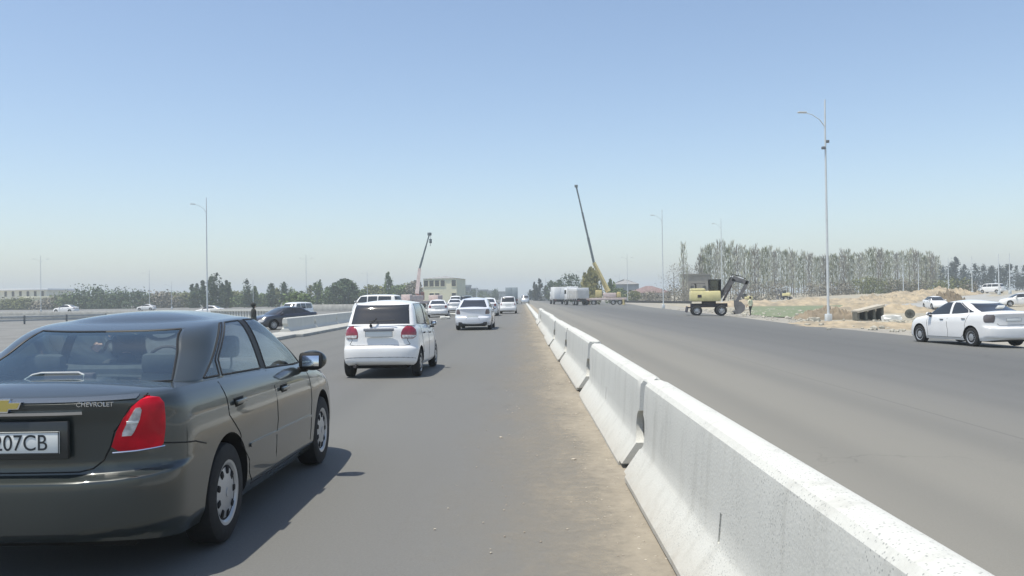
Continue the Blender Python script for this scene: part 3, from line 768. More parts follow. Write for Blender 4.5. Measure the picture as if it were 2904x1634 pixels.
for sd in (1, -1):
    l = MB(); line_on(l, B, [(B.ux(.545, TZ(.72)), TZ(.718)), (B.ux(.66, TZ(.73)), TZ(.722)), (B.uy(-1.98, .6), TZ(.735))], side=sd, r=.005, off=.006); l.build('lamp_trim', chrome, hero)
segs = []
for sd in (1, -1):
    # boot lid edge: from the lamp's foot round the corner to the ledge
    segs.append((sd, [(0, TZ(.625)), (B.ux(.38, TZ(.625)), TZ(.625)), (B.ux(.45, TZ(.64)), TZ(.64)), (B.ux(.50, TZ(.68)), TZ(.68)), (B.ux(.533, TZ(.745)), TZ(.745))]))
    segs.append((sd, [(B.ux(.533, TZ(.745)), TZ(.745)), (B.ux(.555, TZ(.83)), TZ(.83)), (B.ux(.632, TZ(.955)), TZ(.955)), (B.ux(.69, TZ(1.0)), TZ(1.0)), (B.ux(.69, .995), .995)]))
    segs.append((sd, [(B.uy(-2.0, .66), .655), (B.uy(-1.75, .62), .62), (B.uy(-1.60, .60), .575)]))
    # doors
    for yb, yt in ((-.24, -.24), ):
        segs.append((sd, [(B.uy(yb, 0.08), .08), (B.uy(yt, .99), .99)]))
    segs.append((sd, [(B.uy(.80, .08), .08), (B.uy(.86, .5), .5), (B.uy(.80, .98), .98)]))
    segs.append((sd, [(B.uy(-.84, .08), .08), (B.uy(-.86, .30), .30), (B.uy(-1.0, .52), .52), (B.uy(-1.22, .72), .72), (B.uy(-1.24, .98), .98)]))
    segs.append((sd, [(B.uy(-.84, .085), .085), (B.uy(.80, .085), .085)]))
    segs.append((sd, [(B.uy(1.0, .98), .98), (B.uy(1.7, .97), .97)]))
seam_lines(hero, B, segs)
body = [k for k in kids(hero) if k.name.startswith('body')][0]
# chrome trim, then the boot lip
t = MB()
patch_bm(t, B, [(TZ(z), 0.0, B.ux(.41, TZ(z))) for z in (.935, .95)], m=14, off=.016, skirt=.03)
patch_bm(t, B, [(TZ(z), 0.0, B.ux(.41, TZ(z))) for z in (.935, .95)], m=14, off=.016, skirt=.03, side=-1)
t.build('boot_trim', chrome, hero)
t = MB()
for sd in (1, -1): patch_bm(t, B, [(.972, 0.0, B.ux(.66, .97)), (.985, 0.0, B.ux(.665, .98)), (.995, 0.0, B.ux(.66, .99))], m=16, off=.006, skirt=.03, side=sd)
t.build('boot_lip', mat('lip_sun_glint', (.16,.18,.19), .22, metal=.7, coat=1), hero)  # sun caught by the lip's edge is painted in as a lighter colour
for sd in (1, -1):
    t = MB(); patch_bm(t, B, [(.40, B.uy(-.84, .4), B.uy(.84, .4)), (.418, B.uy(-.85, .4), B.uy(.85, .4)), (.432, B.uy(-.84, .4), B.uy(.84, .4))], m=24, off=.010, skirt=.02, side=sd)
    t.build('side_moulding', grey_paint, hero)
pl = number_plate(hero, -2.20, .79, w=.52, h=.115, x=.03)
Mx = Matrix.Translation((.03+.20, -2.2055, .787)) @ Matrix.Rotation(math.radians(90), 4, 'X')
fatt = text_mesh('207CB', .118, .0008, 'plate_text', plate_black, pl, Mx, align='RIGHT', squeeze=.88)
pr_ = MB(); pr_.box((.03, -2.178, .80), (.60, .03, .20), bev=.01); pr_.build('plate_recess', mat('recess_paint', (.018,.021,.022), .4, coat=.5), hero)
bd = text_mesh('CHEVROLET', .034, .002, 'badge', chrome, hero, Matrix.Translation((.475, -2.195, .985)) @ Matrix.Rotation(math.radians(3), 4, 'Z') @ Matrix.Rotation(math.radians(90), 4, 'X'), squeeze=1.02)
em = MB(); ey = -2.212
o1 = [(-.095, .018), (-.030, .018), (-.024, .036), (.038, .036), (.030, .018), (.095, .018), (.080, -.018), (.030, -.018), (.024, -.036), (-.038, -.036), (-.030, -.018), (-.080, -.018)]
em.prism([(x*1.02+.0, ey, z*1.0+.985) for x, z in o1], (0, .03, 0)); e1 = em.build('emblem', chrome, hero, smooth=False)
em = MB(); em.prism([(x*.93, ey-.002, z*.80+.985) for x, z in o1], (0, .01, 0)); em.build('emblem_face', gold, e1, smooth=False)
for sd in (1, -1):
    for yh in (-1.02, .02):
        h = MB(); u = B.uy(yh, .78); q_ = B.pt(u, .80, sd); nn = B.nrm(u, .80, sd)
        h.box(q_+nn*.018, (.022, .20, .028), bev=.008); h.box(q_+nn*.001, (.006, .16, .06), bev=.002, mi=1)
        h.build('door_handle', [grey_paint, well], hero)
    mirror(hero, (sd*.81, .62, 1.0), sd, grey_paint, 1.05)
# cabin: seats, dash, driver
def car_seat(x, y, z0=.62, w=.48, h=.62):
    s = MB(); s.box((x, y, z0+h*.45), (w, .13, h*.9), rot=Matrix.Rotation(math.radians(12), 4, 'X'), bev=.05)
    o = s.build('seat', seat_cloth, hero)
    s = MB(); s.box((x, y-.085, z0+h+.10), (.25, .10, .17), bev=.04); s.tube([(x-.06, y-.07, z0+h-.1), (x-.06, y-.08, z0+h+.1)], .008); s.tube([(x+.06, y-.07, z0+h-.1), (x+.06, y-.08, z0+h+.1)], .008)
    s.build('headrest', seat_cloth, o)
    return o
car_seat(-.37, .12, z0=.46); car_seat(.37, .12, z0=.44)
s = MB(); s.box((0, -.98, .86), (1.28, .14, .52), rot=Matrix.Rotation(math.radians(14), 4, 'X'), bev=.05); s.build('seat', seat_cloth, hero)
for x in (-.40, .36):
    s = MB(); s.box((x, -1.09, 1.12), (.25, .09, .13), bev=.035); s.build('headrest', seat_cloth, hero)
s = MB(); s.box((0, 1.0, .92), (1.30, .40, .16), bev=.05); s.build('dashboard', seat_cloth, hero); s = MB(); s.box((0, -1.42, 1.03), (1.2, .42, .03), bev=.01); s.build('parcel_shelf', seat_cloth, hero)
s = MB()
s.tube([(-.37+.18*math.cos(a*PI/12), .72+.05*math.sin(a*PI/12), .96+.17*math.sin(a*PI/12)) for a in range(25)], .014, n=6); s.build('steering_wheel', black_trim, hero)
s = MB(); s.box((0, .46, 1.31), (.24, .02, .06), bev=.01); s.build('inner_mirror', black_trim, hero)
# high brake light housing and the pale arc at the foot of the rear window
s = MB(); s.box((-.02, -1.50, 1.075), (.30, .05, .04), bev=.01); s.build('brake_light', mat('brake_housing', (.16,.13,.14), .5), hero)
s = MB(); q0 = [(-.26, -1.60, 1.055), (-.20, -1.585, 1.095), (-.15, -1.58, 1.105), (.07, -1.58, 1.105), (.105, -1.585, 1.09), (.11, -1.60, 1.065), (-.22, -1.60, 1.06)]
s.tube(q0, .006, n=6); s.build('window_trim', mat('pale_trim', (.5,.52,.53), .4), hero)
# ================================================================== PEOPLE
def person(name, label, joints, bones, radii, mats_fn, mats, loc=(0,0,0), rz=0.0, hair=None, group=None):
    """joints {name:(x,y,z)}; one continuous skinned body; mats_fn(local co)->material index"""
    me = D.meshes.new('person'); names = list(joints); idx = {k: i for i, k in enumerate(names)}
    me.from_pydata([joints[k] for k in names], [(idx[a], idx[b]) for a, b in bones], [])
    o = D.objects.new('person_tmp', me); COL.objects.link(o)
    o.modifiers.new('s', 'SKIN'); sk_ = me.skin_vertices[0].data if me.skin_vertices else None
    if sk_ is None:
        bpy.context.view_layer.update()
    for k in names:
        r = radii[k]; v = me.skin_vertices[0].data[idx[k]]; v.radius = r if isinstance(r, tuple) else (r, r); v.use_root = (k == names[0])
    ss = o.modifiers.new('ss', 'SUBSURF'); ss.levels = 2; ss.render_levels = 2
    bpy.context.view_layer.update()
    m2 = D.meshes.new_from_object(o.evaluated_get(bpy.context.evaluated_depsgraph_get())); D.objects.remove(o)
    for mm in mats: m2.materials.append(mm)
    for p_ in m2.polygons: p_.material_index = mats_fn(p_.center)
    ob = new_obj(name, m2, mats, smooth=True, sharp=180); ob.location = loc; ob.rotation_euler = (0, 0, rz)
    tag(ob, label, 'person', group)
    if hair is not None:
        h = MB(); hp = Vector(joints['head']); h.ball(hp+Vector((0, -.012, .035)), (.088, .104, .098), seg=14)
        hb = h.build('hair', hair, ob)
    return ob
def standing(H=1.7, stride=.12, arm=.0, skirt=False, girth=1.0):
    s = H/1.7; g = girth
    J = {'pelvis': (0,0,.93), 'waist': (0,0,1.08), 'chest': (0,-.01,1.28), 'neck': (0,0,1.46), 'jaw': (0,.015,1.54), 'head': (0,.005,1.60), 'top': (0,0,1.675), 'nose': (0,.095,1.585)}
    Rr = {'pelvis': (.15*g,.11*g), 'waist': (.13*g,.10*g), 'chest': (.16*g,.11*g), 'neck': .055, 'jaw': .065, 'head': (.078,.092), 'top': .055, 'nose': .016}
    E = [('pelvis','waist'),('waist','chest'),('chest','neck'),('neck','jaw'),('jaw','head'),('head','top'),('head','nose')]
    for sd, n_ in ((-1,'l'),(1,'r')):
        f = stride*sd
        J.update({'hip'+n_: (sd*.10,0,.88), 'knee'+n_: (sd*.10,f*.6+.03,.49), 'ank'+n_: (sd*.10,f-.02,.09), 'toe'+n_: (sd*.11,f+.13,.035),
                  'sho'+n_: (sd*.18,0,1.40), 'elb'+n_: (sd*.24,-f*.5-.02,1.12), 'wri'+n_: (sd*.25,-f+.10+arm,.88), 'palm'+n_: (sd*.25,-f+.13+arm,.80)})
        Rr.update({'hip'+n_: .092*g, 'knee'+n_: .062, 'ank'+n_: .043, 'toe'+n_: .034, 'sho'+n_: .062, 'elb'+n_: .043, 'wri'+n_: .029, 'palm'+n_: (.036,.018)})
        E += [('pelvis','hip'+n_),('hip'+n_,'knee'+n_),('knee'+n_,'ank'+n_),('ank'+n_,'toe'+n_),('chest','sho'+n_),('sho'+n_,'elb'+n_),('elb'+n_,'wri'+n_),('wri'+n_,'palm'+n_)]
        for k in range(4):
            fn = 'f%d%s' % (k, n_); J[fn] = (sd*.25+(k-1.5)*.004, -f+.115+arm+k*.018, .735-.012*(k in (1,2))); Rr[fn] = .0085; E.append(('palm'+n_, fn))
        J['th'+n_] = (sd*.24, -f+.165+arm, .785); Rr['th'+n_] = .010; E.append(('palm'+n_, 'th'+n_))
    J = {k: (v[0]*s, v[1]*s, v[2]*s) for k, v in J.items()}; Rr = {k: (tuple(a*s for a in v) if isinstance(v, tuple) else v*s) for k, v in Rr.items()}
    return J, E, Rr
yel = mat('pale_shirt', (.74,.76,.55), .9, var=.1, scale=8); trou = mat('dark_trousers', (.025,.025,.03), .9, var=.3, scale=8); darkcloth = mat('dark_coat', (.035,.038,.035), .9, var=.5, scale=6); olive = mat('olive_cloth', (.10,.11,.09), .9, var=.5, scale=9)
J, E, Rr = standing(1.68, .10)
wp = gp(2128, 892)
def wf(c): return 2 if (c.z > 1.44 or (abs(c.x) > .20 and c.z < 1.0)) else (0 if c.z > .86 else 1)
w_ = person('person', 'worker in pale yellow shirt and dark trousers standing right of the excavator', J, E, Rr, wf, [yel, trou, skin], loc=sxy(2128, 76), rz=.6, hair=hair_m)
J, E, Rr = standing(1.62, .06, girth=1.15)
wm = person('person', 'person in dark clothes walking at the roadside behind the grey sedan', J, E, Rr, lambda c: 2 if c.z > 1.40 and c.y > .03 else (0 if c.z > 1.05 or c.z < .5 else 1), [darkcloth, olive, skin], loc=sxy(720, 36), rz=-1.0, hair=darkcloth)
# driver of the grey sedan
J = {'pelvis': (0,-.02,.52), 'waist': (0,-.06,.68), 'chest': (0,-.11,.90), 'neck': (0,-.13,1.08), 'jaw': (0,-.10,1.15), 'head': (0,-.11,1.22), 'top': (0,-.115,1.29), 'nose': (0,-.01,1.20)}
Rr = {'pelvis': (.16,.11), 'waist': (.14,.11), 'chest': (.17,.12), 'neck': .058, 'jaw': .066, 'head': (.080,.094), 'top': .056, 'nose': .016}
E = [('pelvis','waist'),('waist','chest'),('chest','neck'),('neck','jaw'),('jaw','head'),('head','top'),('head','nose')]
for sd, n_ in ((-1,'l'),(1,'r')):
    J.update({'hip'+n_: (sd*.11,.05,.50), 'knee'+n_: (sd*.14,.46,.56), 'ank'+n_: (sd*.13,.80,.32), 'toe'+n_: (sd*.13,.95,.36), 'sho'+n_: (sd*.20,-.10,1.01), 'elb'+n_: (sd*.25,.12,.80), 'wri'+n_: (sd*.19,.38,.93), 'palm'+n_: (sd*.17,.45,.97)})
    Rr.update({'hip'+n_: .095, 'knee'+n_: .065, 'ank'+n_: .045, 'toe'+n_: .035, 'sho'+n_: .066, 'elb'+n_: .045, 'wri'+n_: .030, 'palm'+n_: (.034,.02)})
    E += [('pelvis','hip'+n_),('hip'+n_,'knee'+n_),('knee'+n_,'ank'+n_),('ank'+n_,'toe'+n_),('chest','sho'+n_),('sho'+n_,'elb'+n_),('elb'+n_,'wri'+n_),('wri'+n_,'palm'+n_)]
    for k in range(4):
        fn = 'f%d%s' % (k, n_); J[fn] = (sd*(.165-.006*k), .50+.006*k, 1.005-.016*k); Rr[fn] = .0085; E.append(('palm'+n_, fn))
    J['th'+n_] = (sd*.145, .46, 1.0); Rr['th'+n_] = .010; E.append(('palm'+n_, 'th'+n_))
drv = person('person', 'driver in dark clothes seated at the wheel of the dark grey sedan', J, E, Rr, lambda c: 1 if (c.z > 1.11 or (c.y > .34 and c.z > .85)) else 0, [darkcloth, skin], hair=hair_m)
drv.matrix_world = Matrix.Translation((HX, HY, 0)) @ Matrix.Rotation(HYAW, 4, 'Z') @ Matrix.Translation((-.37, .16, .02))

# ================================================================== OTHER CARS
def put(o, x, y, rz=0.0): o.location = (x, y, G(x, y)); o.rotation_euler = (0, 0, rz)
def std_rear(root, B, P, lamp_pts, lampm, plate_z, yb, gar=None, handles=True, hy=(-.95, .05), mir=(.66, 1.0), exhaust=False, paint=None, lamp2=None, ledge=None, msz=.8):
    for sd in (1, -1):
        l = MB(); patch_bm(l, B, lamp_rows(B, lamp_pts), m=10, off=.006, side=sd, skirt=.03, bulge=.012); lo = l.build('tail_lamp', lampm, root)
        if lamp2: l = MB(); patch_bm(l, B, lamp_rows(B, lamp2), m=8, off=.022, side=sd, skirt=.02, bulge=.004); l.build('reversing_lamp', lamp_white, lo)
    number_plate(root, yb, plate_z)
    if gar:
        g = MB(); g.box((0, yb-.004, gar[0]), (gar[1], .03, gar[2]), bev=.008); g.build('plate_garnish', gar[3], root)
    W = P['W']
    for sd in (1, -1):
        if handles:
            for yh in hy:
                h = MB(); t = .80; u = B.uy(yh, t); q_ = B.pt(u, t, sd); nn = B.nrm(u, t, sd); h.box(q_+nn*.014, (.02, .17, .026), bev=.006); h.build('door_handle', black_trim, root)
        mirror(root, (sd*(W-.05), mir[0], mir[1]), sd, paint or P['paint'], msz)
# --- white hatchback
P = hatch_params(paint=white_paint, q=1.6)
hb, B, Cb = make_car(P, 'white_hatchback', 'small white five-door hatchback with red tail lamps and rear wiper, ahead of the grey sedan', 'car')
yaw = -.035
put(hb, -2.47, 18.05, yaw)
std_rear(hb, B, P, [(.755, .44, -1.56), (.80, .425, -1.50), (.87, .43, -1.47), (.93, .455, -1.47), (.98, .50, -1.50), (1.0, .55, -1.56)], lamp_pink, .845, -1.715, gar=(.925, .58, .055, mat('garnish', (.22,.23,.25), .5)),
         lamp2=[(.765, .455, -1.57), (.79, .445, -1.53), (.82, .44, -1.51)], hy=(-.75, .1), mir=(.55, .98), msz=.6)
seam_lines(hb, B, [(sd, p_) for sd in (1, -1) for p_ in ([(0, .47), (B.ux(.5, .47), .47), (B.ux(.60, .5), .5)], [(B.ux(.60, .5), .5), (B.ux(.55, .6), .6), (B.ux(.56, .95), .95)], [(B.uy(-.12, .1), .1), (B.uy(-.12, .98), .98)], [(B.uy(.72, .1), .1), (B.uy(.76, .5), .5), (B.uy(.70, .98), .98)],
    [(B.uy(-.86, .3), .3), (B.uy(-.98, .55), .55), (B.uy(-1.0, .98), .98)], [(0, .16), (B.ux(.7, .16), .16)])], r=.005)
s = MB(); s.tube([(-.16, -1.69, 1.0), (-.155, -1.70, 1.04), (-.05, -1.635, 1.14)], .013, n=6); s.tube([(-.20, -1.665, 1.085), (.30, -1.655, 1.10)], .008, n=6); s.ball((-.16, -1.66, 1.0), (.03, .03, .03)); s.build('rear_wiper', black_trim, hb)
s = MB(); s.tube([(-.46, -1.35, .25), (-.46, -1.74, .235)], .03, n=12); s.build('exhaust_pipe', mat('rusty_steel', (.09,.08,.075), .6, metal=.5), hb)
s = MB(); s.tube([(-.46, -1.30, .26), (-.20, -1.25, .26), (.1, -.9, .26)], .05, n=10); s.build('silencer', black_trim, hb)
# --- silver-white sedan ahead
P = sedan_params(L=4.4, W=.85, H=1.50, paint=mat('pearl_paint', (.70,.72,.76), .25, metal=.1, coat=.7), q=1.0, boot=1.03)
sd1, B, Cb = make_car(P, 'white_sedan', 'pearl white sedan directly ahead of the white hatchback, seen from behind', 'car', 'cars queuing ahead in the left carriageway')
put(sd1, -1.75, 41.5, -.03)
std_rear(sd1, B, P, [(.74, .60, -1.93), (.80, .60, -1.90), (.90, .62, -1.90), (.96, .66, -1.93)], mat('grey_lamp', (.13,.10,.11), .2, coat=1), .62, -2.17, gar=(.50, .62, .12, mat('garnish', (.22,.23,.25), .5)))
b_ = MB(); b_.box((0, -2.10, .30), (1.30, .10, .16), bev=.02); b_.build('rear_valance', black_trim, sd1)
# --- further cars: a light sedan master reused by copying
P = sedan_params(L=4.3, W=.84, H=1.46, paint=white_paint, q=.6)
sdm, B, Cb = make_car(P, 'white_sedan', 'white sedan half hidden behind the pearl white sedan', 'car', 'cars queuing ahead in the left carriageway')
std_rear(sdm, B, P, [(.78, .58, -1.9), (.88, .58, -1.88), (.98, .62, -1.92)], lamp_pink, .80, -2.07)
put(sdm, -1.95, 70, -.02)
def clone(src, label, x, y, rz=0.0, sc=1.0, name=None, group=None):
    o = copy_tree(src); o['label'] = label
    if name: o.name = name
    if group: o['group'] = group
    put(o, x, y, rz); o.scale = (sc, sc, sc); return o
P = hatch_params(L=3.6, W=.76, H=1.55, paint=white_paint, q=.6)
hbm, B, Cb = make_car(P, 'white_hatchback', 'white hatchback farthest right in the queue ahead, next to the median', 'car', 'cars queuing ahead in the left carriageway')
std_rear(hbm, B, P, [(.76, .60, -1.60), (.87, .575, -1.58), (.98, .62, -1.62)], lamp_pink, .80, -1.77); put(hbm, sxy(1442, 78).x, 78, -.02)
p_ = sxy(1241, 72); clone(sdm, 'white sedan at the left of the queue, below the cream building', p_.x, 72, .10)
p_ = sxy(1290, 92); clone(sdm, 'white sedan between the left one and the pearl white sedan', p_.x, 92, .05)
P = van_params(L=4.2, W=.82, H=1.80, paint=white_paint, q=.6)
vn, B, Cb = make_car(P, 'white_minivan', 'white minivan seen side-on above the roof of the white hatchback', 'minivan')
std_rear(vn, B, P, [(.75, .66, -1.95), (.95, .66, -1.95), (1.1, .68, -1.97)], lamp_pink, .7, -2.07, handles=False, mir=(1.45, 1.25))
put(vn, sxy(1070, 84).x, 84, math.radians(72)); vn.scale = (1.22,)*3
p_ = sxy(1292, 122); clone(vn, 'white minivan with pale roof, far left in the queue under the building', p_.x, 122, .05, 1.05)
P = van_params(L=4.3, W=.86, H=1.80, paint=mat('dark_green_paint', (.02,.03,.028), .3, coat=1), q=.5)
sv, B, Cb = make_car(P, 'dark_car', 'dark tall car whose roof rises behind the pearl white sedan', 'car'); put(sv, sxy(1324, 108).x, 108, 0)
std_rear(sv, B, P, [(.75, .66, -1.95), (1.0, .66, -1.95)], lamp_pink, .7, -2.12, handles=False, mir=(1.45, 1.25))
# --- dark sedan on the left coming towards us
P = sedan_params(L=4.5, W=.86, H=1.45, paint=dark_paint, q=1.0)
ds, B, Cb = make_car(P, 'dark_sedan', 'dark blue sedan facing left with white bumper, beyond the left island', 'car')
put(ds, sxy(806, 55).x, 55, math.radians(139)); std_rear(ds, B, P, [(.78, .60, -2.0), (.98, .62, -2.0)], lamp_red, .8, -2.17)
for sd in (1, -1):
    l = MB(); patch_bm(l, B, [(B.tz(z, 2.0), B.uxf(x2, B.tz(z, 2.0)), B.uxf(x1, B.tz(z, 2.0))) for z, x1, x2 in ((.50, .42, .74), (.60, .42, .78), (.66, .46, .78))], m=8, off=.006, side=sd, skirt=.03, bulge=.01); l.build('headlight', lamp_white, ds)
s = MB(); s.box((0, 2.19, .50), (.62, .05, .10), bev=.01); s.build('grille', black_trim, ds); s = MB(); s.box((0, 2.245, .33), (.9, .02, .13), bev=.005); s.build('number_plate', plate_white, ds)
# --- white sedan on the right
P = sedan_params(L=4.48, W=.87, H=1.51, paint=white_paint, q=1.5, wr=.315, axles=(-1.29, 1.33), belt=1.04, boot=1.12, rear_base=-1.72, rear_top=-.92, rw=(.68, .16), slots=14, glass=dark_glass)
P['cols'][5] = ('paint', P['cols'][5][1])
rs_, B, Cb = make_car(P, 'white_sedan', 'white sedan turned away at the right edge of the picture, on the right carriageway', 'car')
put(rs_, 15.35, 29.2, math.radians(9.5))
std_rear(rs_, B, P, [(.80, .66, -1.90), (.84, .635, -1.86), (.92, .62, -1.84), (1.0, .62, -1.85), (1.045, .66, -1.92)], mat('smoked_lamp', (.13,.115,.12), .25, coat=.6), .88, -2.16, hy=(-.95, .12), mir=(.70, 1.03))
seam_lines(rs_, B, [(sd, p_) for sd in (1, -1) for p_ in ([(B.uy(-.20, .1), .1), (B.uy(-.20, .98), .98)], [(B.uy(.84, .1), .1), (B.uy(.90, .5), .5), (B.uy(.84, .98), .98)], [(B.uy(-.90, .12), .12), (B.uy(-.98, .5), .5), (B.uy(-1.2, .95), .95)],
    [(0, .54), (B.ux(.5, .54), .54), (B.ux(.56, .60), .60)], [(B.uy(-.88, .10), .10), (B.uy(.84, .10), .10)])], r=.007)
s = MB(); s.box((0, -2.16, .42), (.95, .06, .14), bev=.02); s.build('rear_valance', mat('garnish', (.22,.23,.25), .5), rs_)
s = MB(); s.box((.0, -1.58, 1.27), (.26, .04, .14), rot=Matrix.Rotation(.9, 4, 'X'), bev=.01); s.build('parcel', plate_white, rs_)
# --- small cars far right
p_ = sxy(2652, 96); clone(sdm, 'white sedan far off facing us, left of the large white sedan', p_.x, 96, math.radians(172), 1.0, group=None)
p_ = sxy(2813, 150); clone(vn, 'white minivan parked in front of the dark pines on the raised road', p_.x, 150, math.radians(30), .95)
p_ = sxy(2893, 105); clone(sdm, 'white sedan cut by the right edge on the raised road', p_.x, 105, math.radians(80), 1.1)
p_ = sxy(842, 80); clone(vn, 'white minivan behind the dark blue sedan on the left', p_.x, 80, math.radians(165), 1.0)
p_ = sxy(187, 170); clone(sdm, 'white sedan far left on the distant road before the trees', p_.x, 170, math.radians(82), 1.15)
p_ = sxy(415, 200); clone(sdm, 'tiny white sedan on the distant left road beside a lamp post', p_.x, 200, math.radians(90), 1.0)
p_ = sxy(655, 120); clone(sdm, 'white sedan behind the left parapet beside the dark poplars', p_.x-3, 120, math.radians(85), .95)
P = van_params(L=4.6, W=.9, H=1.85, paint=silver_paint, q=.5)
fv, B, Cb = make_car(P, 'silver_car', 'pale tall car driving far off at the vanishing point of the median', 'car'); put(fv, sxy(1489, 185).x, 185, math.radians(180))
std_rear(fv, B, P, [(.75, .66, -1.95), (1.0, .66, -1.95)], lamp_pink, .7, -2.27, handles=False, mir=(1.45, 1.25))

# ================================================================== TRUCKS, CRANES, DIGGERS
def truck_wheels(root, ys, R=.5, W=1.1, tw=.3):
    for y in ys:
        for sd in (-1, 1): make_wheel(root, (sd*(W-tw/2), y, R), R, tw, R*.55, sd, slots=6)
def box_truck(name, label, L, W, H, col, loc, rz, floor=1.05, group=None):
    t = thing(name, label, 'truck', group=group)
    b = MB(); b.box((0, -L*.14, floor+(H-floor)/2), (W, L*.70, H-floor), bev=.04); bo = b.build('cargo_box', col, t)
    b = MB()
    for sd in (-1, 1): b.box((sd*W*.24, -L*.49-.012, floor+(H-floor)/2), (W*.46, .02, (H-floor)*.94), bev=.005)
    b.tube([(0.03, -L*.49-.03, floor+.1), (.03, -L*.49-.03, H-.1)], .02); b.build('rear_door', col, bo)
    c = MB(); c.box((0, L*.38, 1.45), (W*.95, L*.2, 1.9), bev=.12); cb = c.build('cab', col, t)
    c = MB(); c.box((0, L*.482, 1.85), (W*.8, .03, .65), bev=.01); c.build('windscreen', dark_glass, cb)
    for sd in (-1, 1):
        c = MB(); c.box((sd*W*.478, L*.40, 1.85), (.02, L*.12, .55), bev=.005); c.build('side_window', dark_glass, cb)
    c = MB(); c.box((0, 0, .75), (W*.5, L*.92, .3)); c.box((0, -L*.48, .55), (W*.9, .08, .1)); c.build('chassis', black_trim, t)
    truck_wheels(t, (-L*.28, L*.34), W=W/2)
    for sd in (-1, 1):
        c = MB(); c.box((sd*W*.42, -L*.5, .82), (.3, .05, .12), bev=.01); c.build('tail_lamp', lamp_pink, t)
    put(t, loc[0], loc[1], rz); return t
pale_box = mat('pale_box', (.80,.81,.80), .5, var=.08, scale=1); grey_box = mat('grey_box', (.30,.35,.37), .6, var=.15, scale=1)
p_ = sxy(1583, 165); box_truck('box_truck', 'white box truck on the right carriageway left of the tipper truck', 6.2, 2.5, 3.3, pale_box, (p_.x, 165), math.radians(6))
p_ = sxy(1451, 172); box_truck('box_truck', 'grey box truck far ahead in the left carriageway above the queue', 7.5, 2.4, 3.3, grey_box, (p_.x, 172), 0)
# tipper truck seen from the rear quarter
t = thing('tipper_truck', 'white tipper truck with raised rounded cab roof beside the white box truck', 'truck'); dust_w = mat('dusty_white', (.60,.59,.56), .7, var=.15, scale=1.5)
b = MB(); b.prism([(-1.2, -3.4, 1.25), (1.2, -3.4, 1.25), (1.3, -3.4, 2.75), (-1.3, -3.4, 2.75)], (0, 5.0, 0))
for k in range(6): b.box((1.27, -3.2+k*.95, 1.8), (.12, .1, 1.6)); b.box((-1.27, -3.2+k*.95, 1.8), (.12, .1, 1.6))
b.box((0, -3.45, 2.0), (2.3, .08, 1.4)); tb_ = b.build('tipper_body', dust_w, t)
b = MB(); b.box((0, -.9, 2.95), (2.5, 4.9, .5), bev=.08); b.build('tarpaulin', white_paint, tb_)
c = MB(); c.box((0, 2.9, 2.15), (2.35, 1.7, 2.2), bev=.18); cb = c.build('cab', white_paint, t); c = MB(); c.box((0, 2.2, 3.25), (2.2, .9, .5), bev=.08); c.build('air_deflector', white_paint, cb)
c = MB(); c.box((0, 3.76, 2.5), (2.0, .03, .8)); c.build('windscreen', dark_glass, cb)
for sd in (-1, 1): c = MB(); c.box((sd*1.185, 3.0, 2.5), (.02, 1.0, .7)); c.build('side_window', dark_glass, cb)
c = MB(); c.box((0, 0, 1.0), (1.0, 7.2, .35)); c.box((0, -3.6, .75), (2.3, .1, .12)); c.build('chassis', black_trim, t)
truck_wheels(t, (-2.6, -1.3, 2.9), R=.52, W=1.2, tw=.4)
for sd in (-1, 1): c = MB(); c.box((sd*1.0, -3.66, .9), (.3, .06, .14)); c.build('tail_lamp', lamp_pink, t)
p_ = sxy(1635, 152); put(t, p_.x, 152, math.radians(20)); t.scale = (.92, .8, .95)
